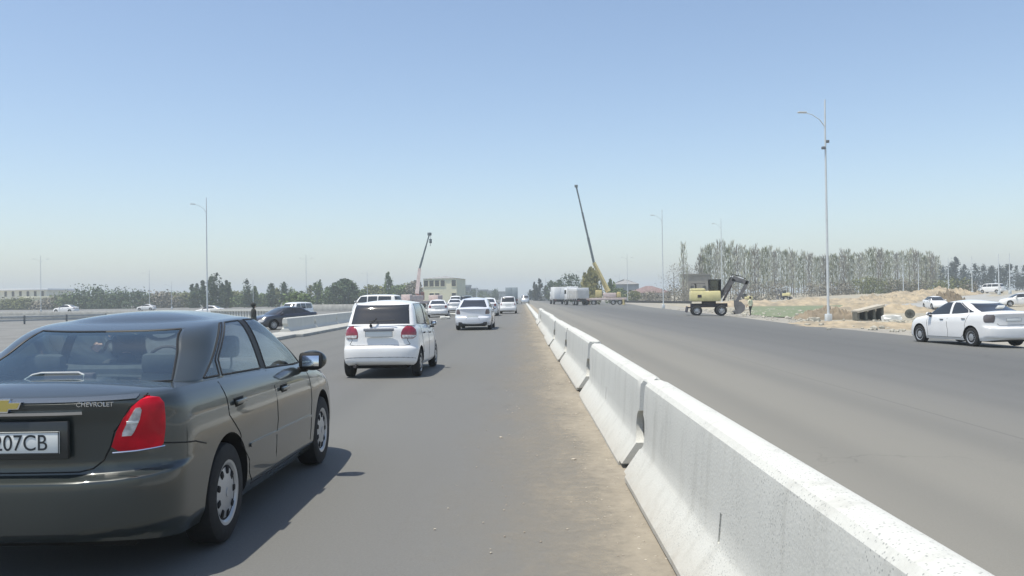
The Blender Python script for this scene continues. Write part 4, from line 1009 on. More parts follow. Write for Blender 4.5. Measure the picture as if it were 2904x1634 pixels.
# cranes
crane_y = mat('crane_yellow', (.60,.50,.22), .6, var=.2, scale=2); crane_w = mat('crane_white', (.60,.50,.47), .6, var=.2, scale=2); crane_r = mat('crane_red', (.30,.12,.10), .6, var=.2, scale=2); boom_g = mat('boom_grey', (.12,.15,.16), .6)
def crane(label, px, Y, tip, knee, cab_m, boom_lo, heading, hook):
    t = thing('mobile_crane', label, 'crane'); base = sxy(px, Y)
    c = MB(); c.box((0, 0, 1.15), (2.4, 9.0, .45), bev=.03); c.box((0, 3.9, 1.75), (2.4, 1.2, 1.2), bev=.1); c.build('carrier', crane_w, t)
    for y in (-3.2, -1.9, 1.9, 3.4):
        for sd in (-1, 1): make_wheel(t, (sd*1.0, y, .5), .5, .3, .28, sd, slots=6)
    c = MB(); c.box((0, -1.2, 1.9), (1.9, 2.6, .9), bev=.08); up = c.build('upper_structure', crane_w, t)
    c = MB(); c.box((-.75, .9, 2.2), (.8, 1.3, 1.4), bev=.08); oc = c.build('operator_cab', cab_m, t); c = MB(); c.box((-.75, 1.56, 2.4), (.66, .02, .7)); c.build('windscreen', dark_glass, oc)
    c = MB(); c.box((0, -3.0, 2.0), (2.2, .7, 1.0), bev=.08); c.build('counterweight', boom_lo, t)
    for y in (-3.9, 3.1):
        c = MB(); c.box((0, y, .9), (5.0, .25, .25))
        for sd in (-1, 1): c.box((sd*2.4, y, .48), (.2, .2, .8)); c.box((sd*2.4, y, .06), (.5, .5, .08))
        c.build('outrigger', boom_lo, t)
    put(t, base.x, Y, heading); inv = (Matrix.Translation(t.location) @ Matrix.Rotation(heading, 4, 'Z')).inverted()
    def loc(px_, py_, Yd): 
        d = cF + cR*((px_-CW)/FPX) - cU*((py_-CH)/FPX); return inv @ Vector((d.x/d.y*Yd, Yd, HC+d.z/d.y*Yd))
    a = Vector((.3, -.9, 2.6)); k_ = loc(knee[0], knee[1], Y); e = loc(tip[0], tip[1], Y)
    c = MB(); c.tube([a, k_], .50, n=4, r2=.36); c.build('boom_base', boom_lo, t)
    dirn = (e-k_); c = MB(); c.tube([k_-dirn*.02, k_+dirn*.33], .24, n=4); c.tube([k_+dirn*.31, k_+dirn*.66], .19, n=4); c.tube([k_+dirn*.64, e], .15, n=4)
    c.box(e, (.45, .6, .5), bev=.03); bo = c.build('boom_section', boom_g, t)
    c = MB(); c.tube([(0, .2, 1.9), a+(k_-a)*.55], .11, n=8); c.build('lifting_cylinder', boom_g, t)
    if hook:
        h = loc(hook[0], hook[1], Y); top = Vector((h.x, h.y, e.z)); c = MB(); c.tube([e+Vector((.25 if h.x > e.x else -.25, 0, 0)), h], .03, n=5); c.build('hoist_rope', boom_g, t)
        c = MB(); c.box(h, (.4, .3, .75), bev=.06); c.tube([h-Vector((0,0,.4)), h-Vector((0,0,.7)), h-Vector((.15,0,.8))], .05, n=6); c.build('hook_block', boom_g, t)
    return t
crane('mobile crane with dusty pink lower boom leaning right, in front of the cream building', 1190, 150, (1218, 664), (1190, 762), crane_r, crane_w, math.radians(-40), (1221, 684))
crane('mobile crane with yellow lower boom and long dark boom leaning left, beside the willow', 1712, 170, (1634, 528), (1684, 745), crane_y, crane_y, math.radians(80), None)
# wheeled excavator
exc_y = mat('excavator_yellow', (.74,.66,.33), .5, var=.15, scale=2, coat=.2); exc_g = mat('excavator_grey', (.17,.165,.165), .6, var=.3, scale=3); exc_p = mat('excavator_dark', (.045,.035,.045), .7, var=.3, scale=3)
def excavator(name, label, body_m, sc, x, y, rz, arm_out=True):
    t = thing(name, label, 'excavator')   # +x forward here
    c = MB(); c.box((0, 0, .95), (3.3, .9, .35), bev=.04); c.box((0, 0, 1.2), (1.2, 1.2, .3), bev=.04)
    for xx_ in (-1.15, 1.05): c.box((xx_, 0, .6), (.35, 2.1, .28), bev=.04)
    c.build('chassis', exc_p, t)
    c = MB(); c.box((-1.75, 0, .75), (.5, .9, .12)); c.box((-2.0, 0, .60), (.10, 2.4, .55), rot=Matrix.Rotation(.2, 4, 'Y')); c.build('dozer_blade', exc_p, t)
    M4 = Matrix.Rotation(math.radians(90), 4, 'Z')
    for xx_ in (-1.15, 1.05):
        for sd in (-1, 1):
            pos = Vector((sd*.95, -xx_, .48)); w = make_wheel(t, pos, .48, .34, .27, sd, slots=6)
            w.matrix_local = M4
    c = MB(); c.box((-.35, 0, 1.80), (2.7, 2.3, .95), bev=.12); c.box((-1.0, 0, 2.35), (1.3, 2.2, .35), bev=.12); up = c.build('upper_structure', body_m, t)
    c = MB(); c.box((-.9, -1.16, 1.8), (.35, .03, .25)); c.build('vent', exc_p, up)
    c = MB()
    for (xx_, yy_) in ((.03, -1.05), (1.0, -1.05), (.03, -.05), (1.0, -.05)): c.box((xx_, yy_, 2.65), (.10, .08, 1.25))
    c.box((.5, -.55, 3.27), (1.15, 1.12, .09), bev=.02); c.box((.52, -.55, 2.08), (1.05, 1.06, .12)); c.box((.9, -.55, 2.65), (.22, 1.0, 1.0)); cb = c.build('operator_cab', black_trim, t)
    for yy_ in (-1.04, -.06): c = MB(); c.box((.5, yy_, 2.68), (.88, .02, 1.1)); c.build('side_window', glass_mat('cab_glass', (.5,.52,.48), .05), cb)
    c = MB(); c.box((1.03, -.55, 2.68), (.02, .9, 1.1)); c.build('windscreen', dark_glass, cb)
    c = MB(); c.box((.25, -.5, 2.35), (.45, .5, .5), bev=.06); c.build('seat', seat_cloth, t)
    # boom, stick and bucket
    def beam(mb, a, b, w0, w1, th=.32):
        a, b = Vector(a), Vector(b); d = (b-a).normalized(); u = Vector((-d.z, 0, d.x))
        mb.prism([a+u*w0/2-Vector((0, th/2, 0)), b+u*w1/2-Vector((0, th/2, 0)), b-u*w1/2-Vector((0, th/2, 0)), a-u*w0/2-Vector((0, th/2, 0))], (0, th, 0))
    c = MB(); beam(c, (1.0, .35, 1.7), (2.3, .35, 3.35), .45, .5); beam(c, (2.2, .35, 3.42), (3.55, .35, 2.95), .5, .32); bo = c.build('boom', exc_g, t)
    for yy_ in (.1, .6): c = MB(); c.tube([(1.35, yy_, 1.35), (2.1, yy_, 2.75)], .07); c.build('boom_cylinder', exc_p, t)
    c = MB(); c.tube([(2.0, .35, 3.55), (3.2, .35, 3.35)], .07); c.tube([(2.0, .35, 3.55), (2.5, .35, 3.5)], .1); c.build('stick_cylinder', mat('pale_trim', (.5,.52,.53), .4), t)
    c = MB(); beam(c, (3.6, .35, 3.15), (2.55, .35, 1.25), .30, .26); c.build('stick', exc_g, t)
    c = MB(); c.tube([(3.35, .35, 2.6), (2.75, .35, 1.75)], .07); c.build('bucket_cylinder', exc_p, t)
    c = MB(); prof = [(2.35, 1.35), (2.9, 1.25), (3.25, .85), (3.2, .45), (2.85, .16), (2.4, .10), (2.2, .35), (2.45, .5), (2.35, .9)]
    c.prism([(a, -.15, b) for a, b in prof], (0, 1.0, 0)); bk = c.build('bucket', exc_g, t, smooth=False)
    c = MB()
    for k in range(5): c.box((2.22, -.05+k*.2, .12), (.25, .07, .06))
    c.build('tooth', exc_p, bk)
    c = MB(); c.tube([(-1.1, .6, 2.4), (-1.1, .6, 2.85), (-1.2, .6, 2.95)], .06); c.build('exhaust_stack', black_trim, t)
    c = MB(); c.tube([(1.2, .62, 1.9), (1.5, .66, 2.6), (2.2, .66, 3.75), (2.9, .62, 3.6), (3.5, .60, 3.3)], .03, n=6); c.tube([(1.2, .08, 1.9), (1.5, .04, 2.6), (2.2, .04, 3.75), (2.9, .08, 3.6)], .03, n=6); c.build('hydraulic_hose', rubber, bo)
    c = MB(); c.tube([(-1.6, -1.1, 2.5), (-1.6, -1.1, 2.95), (-.4, -1.1, 2.95), (-.4, -1.1, 2.45)], .025, n=6); c.build('handrail', exc_p, up)
    o = t; o.location = (x, y, G(x, y)); o.rotation_euler = (0, 0, rz); o.scale = (sc,)*3; return t
p_ = sxy(2010, 74); exv = excavator('wheeled_excavator', 'yellow wheeled excavator with folded dark arm at the right edge of the road', exc_y, .93, p_.x, 74, math.radians(-8))
p_ = sxy(2228, 190); e2 = copy_tree(exv); e2.location = (p_.x, 190, G(p_.x, 190)+.5); e2.rotation_euler = (0, 0, math.radians(150)); e2.scale = (.62,.62,.62); e2['label'] = 'small far excavator standing on the spoil before the bare poplars'; del e2['category']; e2['category'] = 'excavator'
p_ = sxy(2118, 150); e3 = copy_tree(exv); e3.location = (p_.x, 150, G(p_.x, 150)+.3); e3.rotation_euler = (0, 0, math.radians(185)); e3.scale = (.5,.5,.5); e3['label'] = 'tiny far excavator just behind the arm of the yellow excavator'
# ================================================================== LAMP POSTS
pole_m = mat('pole_paint', (.62,.66,.67), .6, metal=.05, var=.12, scale=1)
def lamp_post(label, px, Y, H=13.9, arms=2, yaw=0.0, cams=False, r=.08):
    t = thing('lamp_post', label, 'lamp post', group='tall lamp posts along the roads')
    c = MB(); c.tube([(0,0,0), (0,0,H*.5), (0,0,H-1.6), (.02,0,H)], r, r2=r*.5, n=10); c.build('pole', pole_m, t)
    c = MB(); c.box((0,0,.3), (.34,.34,.6), bev=.03); c.build('base', pole_m, t)
    for k in range(arms):
        sd = -1 if k == 0 else 1
        c = MB(); c.tube([(0,0,H-1.7), (sd*.35,0,H-1.25), (sd*.85,0,H-.95), (sd*1.25,0,H-.85)], (.032 if cams else .024), r2=.018, n=8); a = c.build('arm', pole_m, t)
        c = MB(); c.box((sd*1.5,0,H-.82), (.55,.22,.09), bev=.03); c.build('lamp_head', mat('lamp_head', (.55,.57,.57), .4), a)
    if cams:
        for z, dx in ((H-2.6, .16), (H-3.0, -.16)):
            c = MB(); c.box((dx*.8,0,z), (.22,.18,.17), bev=.03); c.tube([(0,0,z), (dx,0,z)], .03); c.build('camera_box', mat('box_grey', (.16,.17,.18), .6), t)
    p_ = sxy(px, Y); put(t, p_.x, Y, yaw); return t
lamp_post('tallest lamp post with a curved arm and small boxes, nearest on the right', 2349, 53.5, 13.9, 1, .15, cams=True)
lamp_post('tall lamp post on the left rising beside the dark poplars', 588, 99, 13.9, 1, .6)
lamp_post('lamp post on the right standing left of the excavator', 1881, 122, 14.0, 1, .3)
lamp_post('lamp post standing just behind the excavator arm', 2048, 150, 15.0, 1, .3)
lamp_post('lamp post in front of the red-roofed house', 1780, 232, 13.0, 2, .3)
lamp_post('lamp post behind the dark blue sedan on the left', 869, 222, 13.5, 2, .5)
lamp_post('lamp post far left beside the white flat-roofed building', 116, 208, 13.5, 2, .5)
lamp_post('lamp post on the left between the two low tree groups', 424, 215, 10.0, 1, .5)
lamp_post('short lamp post on the left just left of the tall one', 487, 215, 7.0, 1, .5)
lamp_post('lamp post right of the person in dark clothes', 718, 230, 7.5, 1, .5)
lamp_post('thin lamp post above the roof of the white hatchback', 1042, 260, 10.5, 2, .4)
lamp_post('thin lamp post left of the willow on the right', 1654, 240, 9.5, 1, .3)
lamp_post('thin lamp post right of the willow and crane', 1757, 300, 9.5, 1, .3)
for i, (px, Y, H_) in enumerate([(2562, 170, 7.5), (2605, 175, 7.3), (2690, 170, 7.0), (2757, 150, 6.6), (2833, 140, 6.6), (2864, 140, 6.6)]):
    lamp_post(['thin post first from the left in the row before the pines', 'thin post second from the left in the row before the pines', 'thin post third from the left in the row before the pines', 'thin post right of the raised soil, before the pines', 'thin post just right of the parked minivan on the raised road', 'thin post farthest right, before the pines'][i], px, Y, H_, 0, .3, r=.09)
lamp_post('thin lamp post at the far end of the queue, near the pines', 1548, 330, 9.0, 2, .3, r=.13)
lamp_post('thin lamp post far away behind the grey box truck', 1352, 330, 6.0, 2, .3, r=.13)

# ================================================================== GUARDRAILS AND PARAPETS
def guardrail(name, label, a, b, H=.8, step=2.5, rails=(.72,), railh=.28, m=steel, posts=True):
    t = thing(name, label, 'guardrail'); L = (b-a).length; n_ = max(1, int(L/step)); inv = Matrix.Translation(a).inverted(); t.location = a
    for rz_ in rails:
        c = MB(); d = (b-a).normalized(); sdv = Vector((-d.y, d.x, 0))
        pts = [a+(b-a)*k/n_ for k in range(n_+1)]
        for k in range(n_):
            q0 = inv @ pts[k]; q1 = inv @ pts[k+1]; q0.z += rz_-H*0; q1.z += rz_
            ang = math.atan2(q1.y-q0.y, q1.x-q0.x); mid = (q0+q1)/2
            Mr = Matrix.Rotation(ang, 4, 'Z') @ Matrix.Rotation(-math.asin((q1.z-q0.z)/(q1-q0).length), 4, 'Y')
            c.box(mid+sdv*.07, ((q1-q0).length, .05, railh), rot=Mr); c.box(mid+sdv*.04, ((q1-q0).length, .05, railh*.35), rot=Mr)
        c.build('rail', m, t)
    if posts:
        for k in range(n_+1):
            q = inv @ (a+(b-a)*k/n_); c = MB(); c.box((q.x, q.y, q.z+H/2), (.12, .12, H)); c.build('post', mat('post_dark', (.10,.11,.12), .7), t)
    return t
def W3(px, Y): return sxy(px, Y)
guardrail('guardrail', 'steel guardrail with dark posts crossing behind the grey sedan at far left', W3(-60, 82), W3(300, 92), .85, 3.2, rails=(.72, .38), railh=.16)
guardrail('guardrail', 'low dark guardrail running left of the excavator behind the right verge', W3(1735, 200), W3(1960, 150), .8, 6, rails=(.6,), railh=.45, m=mat('dark_rail', (.035,.035,.035), .8), posts=False)
par = thing('parapet', 'pale concrete parapet with open balusters behind the person in dark clothes', 'parapet')
a_, b_ = W3(600, 96), W3(800, 88); par.location = a_; inv = Matrix.Translation(a_).inverted(); L_ = (b_-a_).length; ang = math.atan2(b_.y-a_.y, b_.x-a_.x)
for z_, h_, w_2 in ((.15, .30, .35), (1.0, .22, .40)):
    c = MB(); q = inv @ ((a_+b_)/2); c.box((q.x, q.y, q.z+z_), (L_, w_2, h_), rot=Matrix.Rotation(ang, 4, 'Z')); c.build('top_rail' if z_ > .5 else 'plinth', concrete, par)
for k in range(26):
    q = inv @ (a_+(b_-a_)*k/25); c = MB(); c.box((q.x, q.y, q.z+.6), (.16, .2, .62), rot=Matrix.Rotation(ang, 4, 'Z')); c.build('baluster', concrete, par)
for lb_, a_, b_, h_ in (('long low pale kerb wall crossing the far left road before the trees', W3(-80, 150), W3(640, 135), .5), ('low grey kerb wall behind the guardrail posts at far left', W3(-80, 112), W3(420, 116), .35)):
    c = MB(); mid = (a_+b_)/2; c.box((0, 0, h_/2), ((b_-a_).length, .4, h_+.2), rot=Matrix.Rotation(math.atan2(b_.y-a_.y, b_.x-a_.x), 4, 'Z'), bev=.04)
    o = c.build('kerb_wall', mat('kerb_concrete', (.42,.42,.39), .9), None); o.location = mid; tag(o, lb_, 'wall')
# low embankment wall behind the left cars
c = MB(); a_, b_ = W3(820, 150), W3(1180, 130); mid = (a_+b_)/2; c.box((0, 0, .55), ((b_-a_).length, .8, 1.0), rot=Matrix.Rotation(math.atan2(b_.y-a_.y, b_.x-a_.x), 4, 'Z'), bev=.05)
o = c.build('retaining_wall', mat('kerb_concrete', (.42,.42,.39), .9), None); o.location = mid; tag(o, 'long low pale retaining wall behind the white hatchback on the left', 'wall')

# ================================================================== BUILDINGS
def building(name, label, px0, px1, Y, ztop, wallm, rows, cols, roofm=None, roof='flat', depth=12, wz=(1.0, 1.3), rz=0.0, skip=(), over=.3, winm=dark_glass, group=None, lift=0.0):
    a = sxy(px0, Y); b = sxy(px1, Y); L = b.x-a.x; t = thing(name, label, 'building', ((a.x+b.x)/2, Y, min(a.z, b.z)), rz, group)
    H = ztop-min(a.z, b.z)
    c = MB(); c.box((0, depth/2, H/2), (L, depth, H)); c.build('wall', wallm, t)
    if roof == 'flat':
        c = MB(); c.box((0, depth/2, H+.3), (L+over*2, depth+over*2, .65), bev=.02); c.build('roof', roofm or wallm, t)
    else:
        h_ = roof; c = MB(); e = over
        p4 = [(-L/2-e, -e, H), (L/2+e, -e, H), (L/2+e, depth+e, H), (-L/2-e, depth+e, H)]
        r0, r1 = (-L/2+depth*.35, depth/2, H+h_), (L/2-depth*.35, depth/2, H+h_)
        for q in ([p4[0], p4[1], r1, r0], [p4[2], p4[3], r0, r1], [p4[1], p4[2], r1], [p4[3], p4[0], r0], p4[::-1]): c.poly([Vector(k) for k in q])
        bmesh.ops.remove_doubles(c.bm, verts=c.bm.verts, dist=.001); c.build('roof', roofm, t, smooth=False)
    for j in range(rows):
        for i in range(cols):
            if (j, i) in skip: continue
            x = -L/2+L*(i+.5)/cols; z = H*(j+.62)/rows if rows > 1 else H*.55
            c = MB(); c.box((x, -.01, z), (wz[0], .14, wz[1])); w = c.build('window', winm, t)
            c = MB()
            for (cx, cz, dx, dz) in ((0, wz[1]/2+.06, wz[0]+.24, .12), (0, -wz[1]/2-.06, wz[0]+.3, .12), (wz[0]/2+.06, 0, .12, wz[1]), (-wz[0]/2-.06, 0, .12, wz[1])): c.box((x+cx, -.05, z+cz), (dx, .2, dz))
            c.build('window_frame', wallm, w)
    return t
cream = mat('cream_render', (.72,.69,.50), .9, var=.08, scale=.4); roofg = mat('grey_roof', (.30,.30,.29), .8, var=.2, scale=1); roofr = mat('red_roof', (.25,.17,.16), .85, var=.3, scale=2); pinkw = mat('pale_render', (.60,.56,.50), .9, var=.15, scale=.6); bluegrey = mat('bluegrey_render', (.33,.36,.37), .9, var=.3, scale=.3)
cb_ = building('cream_building', 'cream two-storey building with dark square windows behind the pink crane', 1200, 1296, 270, zat(790, 1250, 270), cream, 2, 6, roofg, .9, depth=16, wz=(1.35, 1.9), rz=-.12, skip=((0, 3), (0, 4), (1, 4), (0, 0)))
building('white_building', 'long white flat-roofed building at the far left edge behind trees', -120, 132, 330, zat(824, 50, 330), mat('cream_light', (.76,.74,.62), .9, var=.1, scale=.5), 2, 12, mat('white_roof', (.80,.81,.81), .6), 'flat', depth=20, wz=(1.0, 2.0), over=1.0)
building('low_building', 'low cream annexe right of the white flat-roofed building', 60, 142, 300, zat(846, 100, 300), cream, 1, 5, None, 'flat', depth=10, wz=(1.0, 1.1))
building('red_roofed_house', 'long low house with faded red roof behind the lamp post', 1806, 1905, 250, zat(830, 1850, 250), pinkw, 1, 6, roofr, 2.0, depth=12, wz=(1.1, 1.0), rz=.1)
building('dark_roofed_house', 'low house with grey roof left of the red-roofed house', 1746, 1812, 275, zat(806, 1780, 275), bluegrey, 1, 4, roofg, 1.6, depth=12, wz=(1.0, 1.2))
building('brown_shed', 'flat brown shed behind the excavator cab', 1946, 2014, 235, zat(783, 1980, 235), mat('brown_panel', (.26,.235,.195), .9, var=.2, scale=.6), 1, 2, mat('brown_roof', (.16,.15,.12), .8), 'flat', depth=6, wz=(.9, .9), over=.2)
for i, (a1, b1, zt, Y_) in enumerate([(1300, 1332, 812, 420), (1330, 1352, 820, 470), (1356, 1382, 824, 520), (1384, 1410, 826, 560), (1408, 1436, 829, 600)]):
    building('far_building', ['pale grey block right beside the cream building', 'second pale far block from the cream building', 'third pale far block from the cream building, small trees before it', 'fourth pale far block from the cream building', 'farthest pale block, beside the grey box truck'][i], a1, b1, Y_, zat(zt, a1, Y_), bluegrey, 2, 3, None, 'flat', depth=15, wz=(1.8, 1.6), winm=mat('far_window', (.10,.11,.12), .4), group='hazy blocks along the road ahead')

# ================================================================== TREES
def leafmat(name, c1, c2, sc=1.2): return mat(name, c1, .9, scale=sc, col2=c2)
L_dark = leafmat('leaf_dark', (.075,.115,.050), (.030,.050,.024)); L_mid = leafmat('leaf_mid', (.15,.205,.065), (.065,.10,.034)); L_oliv = leafmat('leaf_olive', (.20,.215,.08), (.09,.10,.045)); L_wil = leafmat('leaf_willow', (.34,.31,.13), (.17,.17,.06), .8)
L_bare = leafmat('twig', (.41,.42,.31), (.32,.325,.245)); L_pine = leafmat('leaf_pine', (.05,.07,.05), (.02,.03,.024)); L_brown = leafmat('twig_brown', (.27,.245,.19), (.15,.14,.11)); barkm = mat('bark', (.16,.135,.10), .95, var=.4, scale=6); bark_pale = mat('bark_pale', (.52,.54,.47), .9, var=.25, scale=2)
def crown_mesh(seed, shape, W, H, z0, n=900, leaf=.4, clumps=14, dense=1.0):
    r = random.Random(seed); bm = bmesh.new(); cl = []
    for k in range(clumps):
        f = r.random(); a = r.random()*2*PI
        if shape == 'column': rad = W/2*(.55+.45*math.sin(PI*min(1, f*.9+.12)))*(1 if f < .75 else (1-(f-.75)*3.2)); q = r.random()**.5*.55
        elif shape == 'cone': f = k/clumps; rad = W/2*(1-f*.85); q = r.random()**.5*.6
        elif shape == 'willow': rad = W/2*math.sqrt(max(.03, 1-f**2.2)); q = .45+r.random()*.45
        else: rad = W/2*math.sqrt(max(.05, 1-(2*f-1)**2*.85)); q = r.random()**.5*.75
        cl.append((Vector((math.cos(a)*rad*q, math.sin(a)*rad*q, z0+H*f)), max(.12, rad*r.uniform(.34, .62)), r.random()))
    for k in range(n):
        c, cr_, _ = cl[int(r.random()*clumps)]
        d = Vector((r.gauss(0,1), r.gauss(0,1), r.gauss(0,1))).normalized()*cr_*r.random()**.4
        if shape == 'cone': d.z *= 1.8
        if shape == 'column': d.z *= 1.9
        if shape == 'willow': d.z *= 1.6
        p_ = c+d; s_ = leaf*r.uniform(.5, 1.25)
        nrm = (d.normalized()*.6+Vector((r.gauss(0,1), r.gauss(0,1), r.gauss(0,.6)+.4))*.5).normalized()
        if shape == 'willow': nrm.z *= .2; nrm.normalize()
        t1 = nrm.orthogonal().normalized(); t2 = nrm.cross(t1); an = r.random()*PI; u = (t1*math.cos(an)+t2*math.sin(an))
        v = nrm.cross(u); 
        if shape in ('willow',): v = Vector((0,0,1)); u = nrm.cross(v).normalized(); v = v*1.9
        u = u*s_*.5; v = v*s_*.36
        vs = [bm.verts.new(p_+q) for q in (-u-v*.3, -v+u*.2, u+v*.2, v-u*.1)]
        bm.faces.new(vs)
    me = D.meshes.new('crown'); bm.to_mesh(me); bm.free(); return me
def trunk_mesh(seed, H, z1, r0=.22, limbs=5, spread=1.2, pale=False):
    r = random.Random(seed+99); mb = MB(); top = Vector((r.uniform(-.2,.2), r.uniform(-.2,.2), z1))
    mb.tube([(0,0,-.2), (r.uniform(-.06,.06), 0, z1*.4), top], r0, r2=r0*.35, n=7)
    for k in range(limbs):
        z = z1*(.35+.55*k/limbs); a = r.random()*2*PI; e = Vector((math.cos(a)*spread, math.sin(a)*spread, z+H*.16+r.random()*H*.12))
        mb.tube([(0,0,z), (e.x*.45, e.y*.45, z+(e.z-z)*.4), e], r0*.35, r2=r0*.08, n=5)
    bmesh.ops.recalc_face_normals(mb.bm, faces=mb.bm.faces); me = D.meshes.new('trunk'); mb.bm.to_mesh(me); mb.bm.free(); return me
TM = {}
def tree(name, label, px, Y, ztop_py, W, shape, lm, cat='tree', n=900, leaf=.4, z0=.12, group=None, bark=None, seed=None, clumps=14, px_top=None):
    b = sxy(px, Y); H = zat(ztop_py, px, Y)-b.z; seed = seed if seed is not None else int(px)
    t = thing(name, label, cat, b, 0, group)
    cm = crown_mesh(seed, shape, W, H*(1-z0)*(.90 if shape in ('column', 'cone') else .80), H*(z0+.03), n, leaf, clumps)
    new_obj('crown', cm, lm, t, smooth=False); new_obj('trunk', trunk_mesh(seed, H, H*.72, r0=max(.1, H*.018), spread=W*.3), bark or barkm, t)
    return t
# left side broad trees and poplars: (px, Y, top y, width m, shape, material, label)
LT = [(30, 280, 852, 9, 'round', L_oliv, 'low olive tree at the far left edge before the white building'), (75, 275, 851, 9, 'round', L_oliv, 'olive tree between the white building windows and the lamp post'), (130, 270, 855, 9, 'round', L_brown, 'small brownish tree right of the far left lamp post'), (170, 280, 842, 10, 'round', L_brown, 'brown-green tree right of the white building'),
      (215, 265, 836, 11, 'round', L_mid, 'green tree on the left slope of the highest round crown'), (262, 265, 820, 15, 'round', L_dark, 'highest broad round tree at far left'), (310, 270, 836, 13, 'round', L_mid, 'green tree right of the highest round tree'), (368, 265, 829, 14, 'round', L_dark, 'second broad dark tree right of the highest round one'),
      (412, 275, 842, 11, 'round', L_mid, 'green tree just behind the thin lamp post on the left'), (455, 270, 834, 12, 'round', L_brown, 'brown-green broad tree left of the short lamp post'), (500, 280, 836, 12, 'round', L_mid, 'green tree right of the short lamp post'), (528, 275, 832, 10, 'round', L_oliv, 'olive bush-like tree below the paired poplars'),
      (546, 250, 802, 3.4, 'column', L_dark, 'left one of two paired short poplars'), (558, 255, 800, 3.2, 'column', L_dark, 'right one of two paired short poplars'), (577, 230, 788, 3.0, 'column', L_dark, 'poplar immediately left of the tall left lamp post'), (599, 225, 776, 3.6, 'column', L_dark, 'poplar immediately right of the tall left lamp post'), (614, 225, 769, 4.6, 'column', L_dark, 'tallest dark poplar on the left'),
      (630, 240, 800, 3.0, 'column', L_dark, 'dark poplar right of the tallest poplar'), (642, 235, 788, 3.0, 'column', L_dark, 'slim poplar standing alone right of the tallest group'), (652, 240, 798, 2.6, 'column', L_mid, 'slim lighter poplar at the right of the tall group'), (670, 265, 824, 7, 'round', L_oliv, 'small olive tree between the slim poplar and the next one'),
      (688, 260, 834, 6, 'round', L_mid, 'small green tree left of the poplar above the person'), (703, 235, 789, 4.2, 'column', L_dark, 'full dark poplar above the person in dark clothes'), (722, 245, 806, 2.6, 'column', L_mid, 'slim poplar beside the short lamp post above the person'), (745, 265, 834, 8, 'round', L_mid, 'green bushy tree right of the person'),
      (770, 240, 799, 3.6, 'column', L_dark, 'first of two pointed poplars above the dark blue sedan'), (786, 250, 815, 3.6, 'column', L_oliv, 'lighter poplar between the two pointed ones'), (806, 240, 796, 3.6, 'column', L_dark, 'second of two pointed poplars above the dark blue sedan'), (824, 260, 820, 5, 'column', L_mid, 'green poplar right of the second pointed one'),
      (843, 190, 832, 6.5, 'round', L_mid, 'rounded bright green tree above the white minivan on the left'), (880, 255, 808, 4.2, 'column', L_oliv, 'pale olive poplar right of the lamp post behind the dark sedan'), (895, 250, 798, 3.0, 'column', L_mid, 'left of two pale slim poplars'), (909, 250, 789, 3.2, 'column', L_mid, 'right of two pale slim poplars'), (928, 240, 812, 3.6, 'column', L_mid, 'short poplar left of the large dark bushy tree'),
      (942, 250, 812, 3.0, 'column', L_dark, 'short dark poplar touching the large bushy tree'), (968, 230, 784, 6.0, 'round', L_dark, 'left half of the large dark bushy tree pair'), (988, 230, 782, 5.5, 'round', L_dark, 'right half of the large dark bushy tree pair'), (1005, 240, 802, 3.4, 'column', L_dark, 'dark narrow tree right of the large bushy pair'), (1022, 265, 818, 5, 'round', L_mid, 'small green tree left of the thin lamp post above the hatchback'),
      (1055, 270, 806, 8, 'round', L_oliv, 'olive tree above the white hatchback roof'), (1078, 280, 808, 7, 'round', L_oliv, 'olive tree left of the spire-shaped tree'), (1100, 250, 766, 6.5, 'cone', L_mid, 'spire-shaped green tree above the white hatchback'), (1128, 280, 808, 8, 'round', L_mid, 'green tree right of the spire-shaped tree'), (1155, 285, 800, 9, 'round', L_oliv, 'broad tree left of the pink crane'), (1178, 280, 786, 6, 'round', L_brown, 'brownish tree directly behind the pink crane boom')]
for px, Y, ty, W_, sh, lm, lb in LT:
    tree('poplar' if sh == 'column' else 'broadleaf_tree' if sh == 'round' else 'conical_tree', lb, px, Y, ty, W_*1.12, sh, lm, n=1900 if sh == 'round' else 1300, leaf=.72 if sh == 'round' else .5, z0=.0 if sh == 'round' else .05, group='trees along the left horizon', clumps=40 if sh == 'round' else 24)
RT = [(1316, 400, 824, 9, 'round', L_dark, 'dark tree before the pale grey block'), (1345, 420, 820, 7, 'round', L_dark, 'dark tree between the far blocks'), (1368, 430, 824, 7, 'round', L_mid, 'hazy round tree left of the far lamp post'), (1392, 450, 826, 6, 'round', L_dark, 'small far tree left of the grey box truck'), (1405, 420, 818, 5, 'column', L_dark, 'narrow far tree by the grey box truck'),
      (1505, 350, 822, 6, 'cone', L_pine, 'leftmost small conifer near the vanishing point'), (1517, 300, 796, 5, 'cone', L_pine, 'first tall pointed conifer right of the vanishing point'), (1532, 300, 786, 6, 'cone', L_pine, 'second tall pointed conifer right of the vanishing point'), (1548, 310, 808, 6, 'cone', L_pine, 'shorter conifer left of the white box truck'), (1562, 290, 792, 4, 'column', L_dark, 'narrow dark tree above the white box truck'), (1576, 290, 796, 4, 'column', L_dark, 'second narrow dark tree above the white box truck'),
      (1598, 260, 788, 8, 'round', L_dark, 'dark tree between the two white trucks'), (1621, 250, 770, 10, 'round', L_dark, 'tall dark round tree above the tipper truck'), (1646, 260, 792, 6, 'round', L_dark, 'dark tree left of the willow'), (1731, 215, 787, 6.0, 'cone', L_mid, 'green cone-shaped tree right of the willow and crane'), (1752, 240, 818, 6, 'round', L_mid, 'small green tree left of the grey-roofed house'), (1795, 235, 826, 6, 'round', L_oliv, 'small olive tree before the grey-roofed house')]
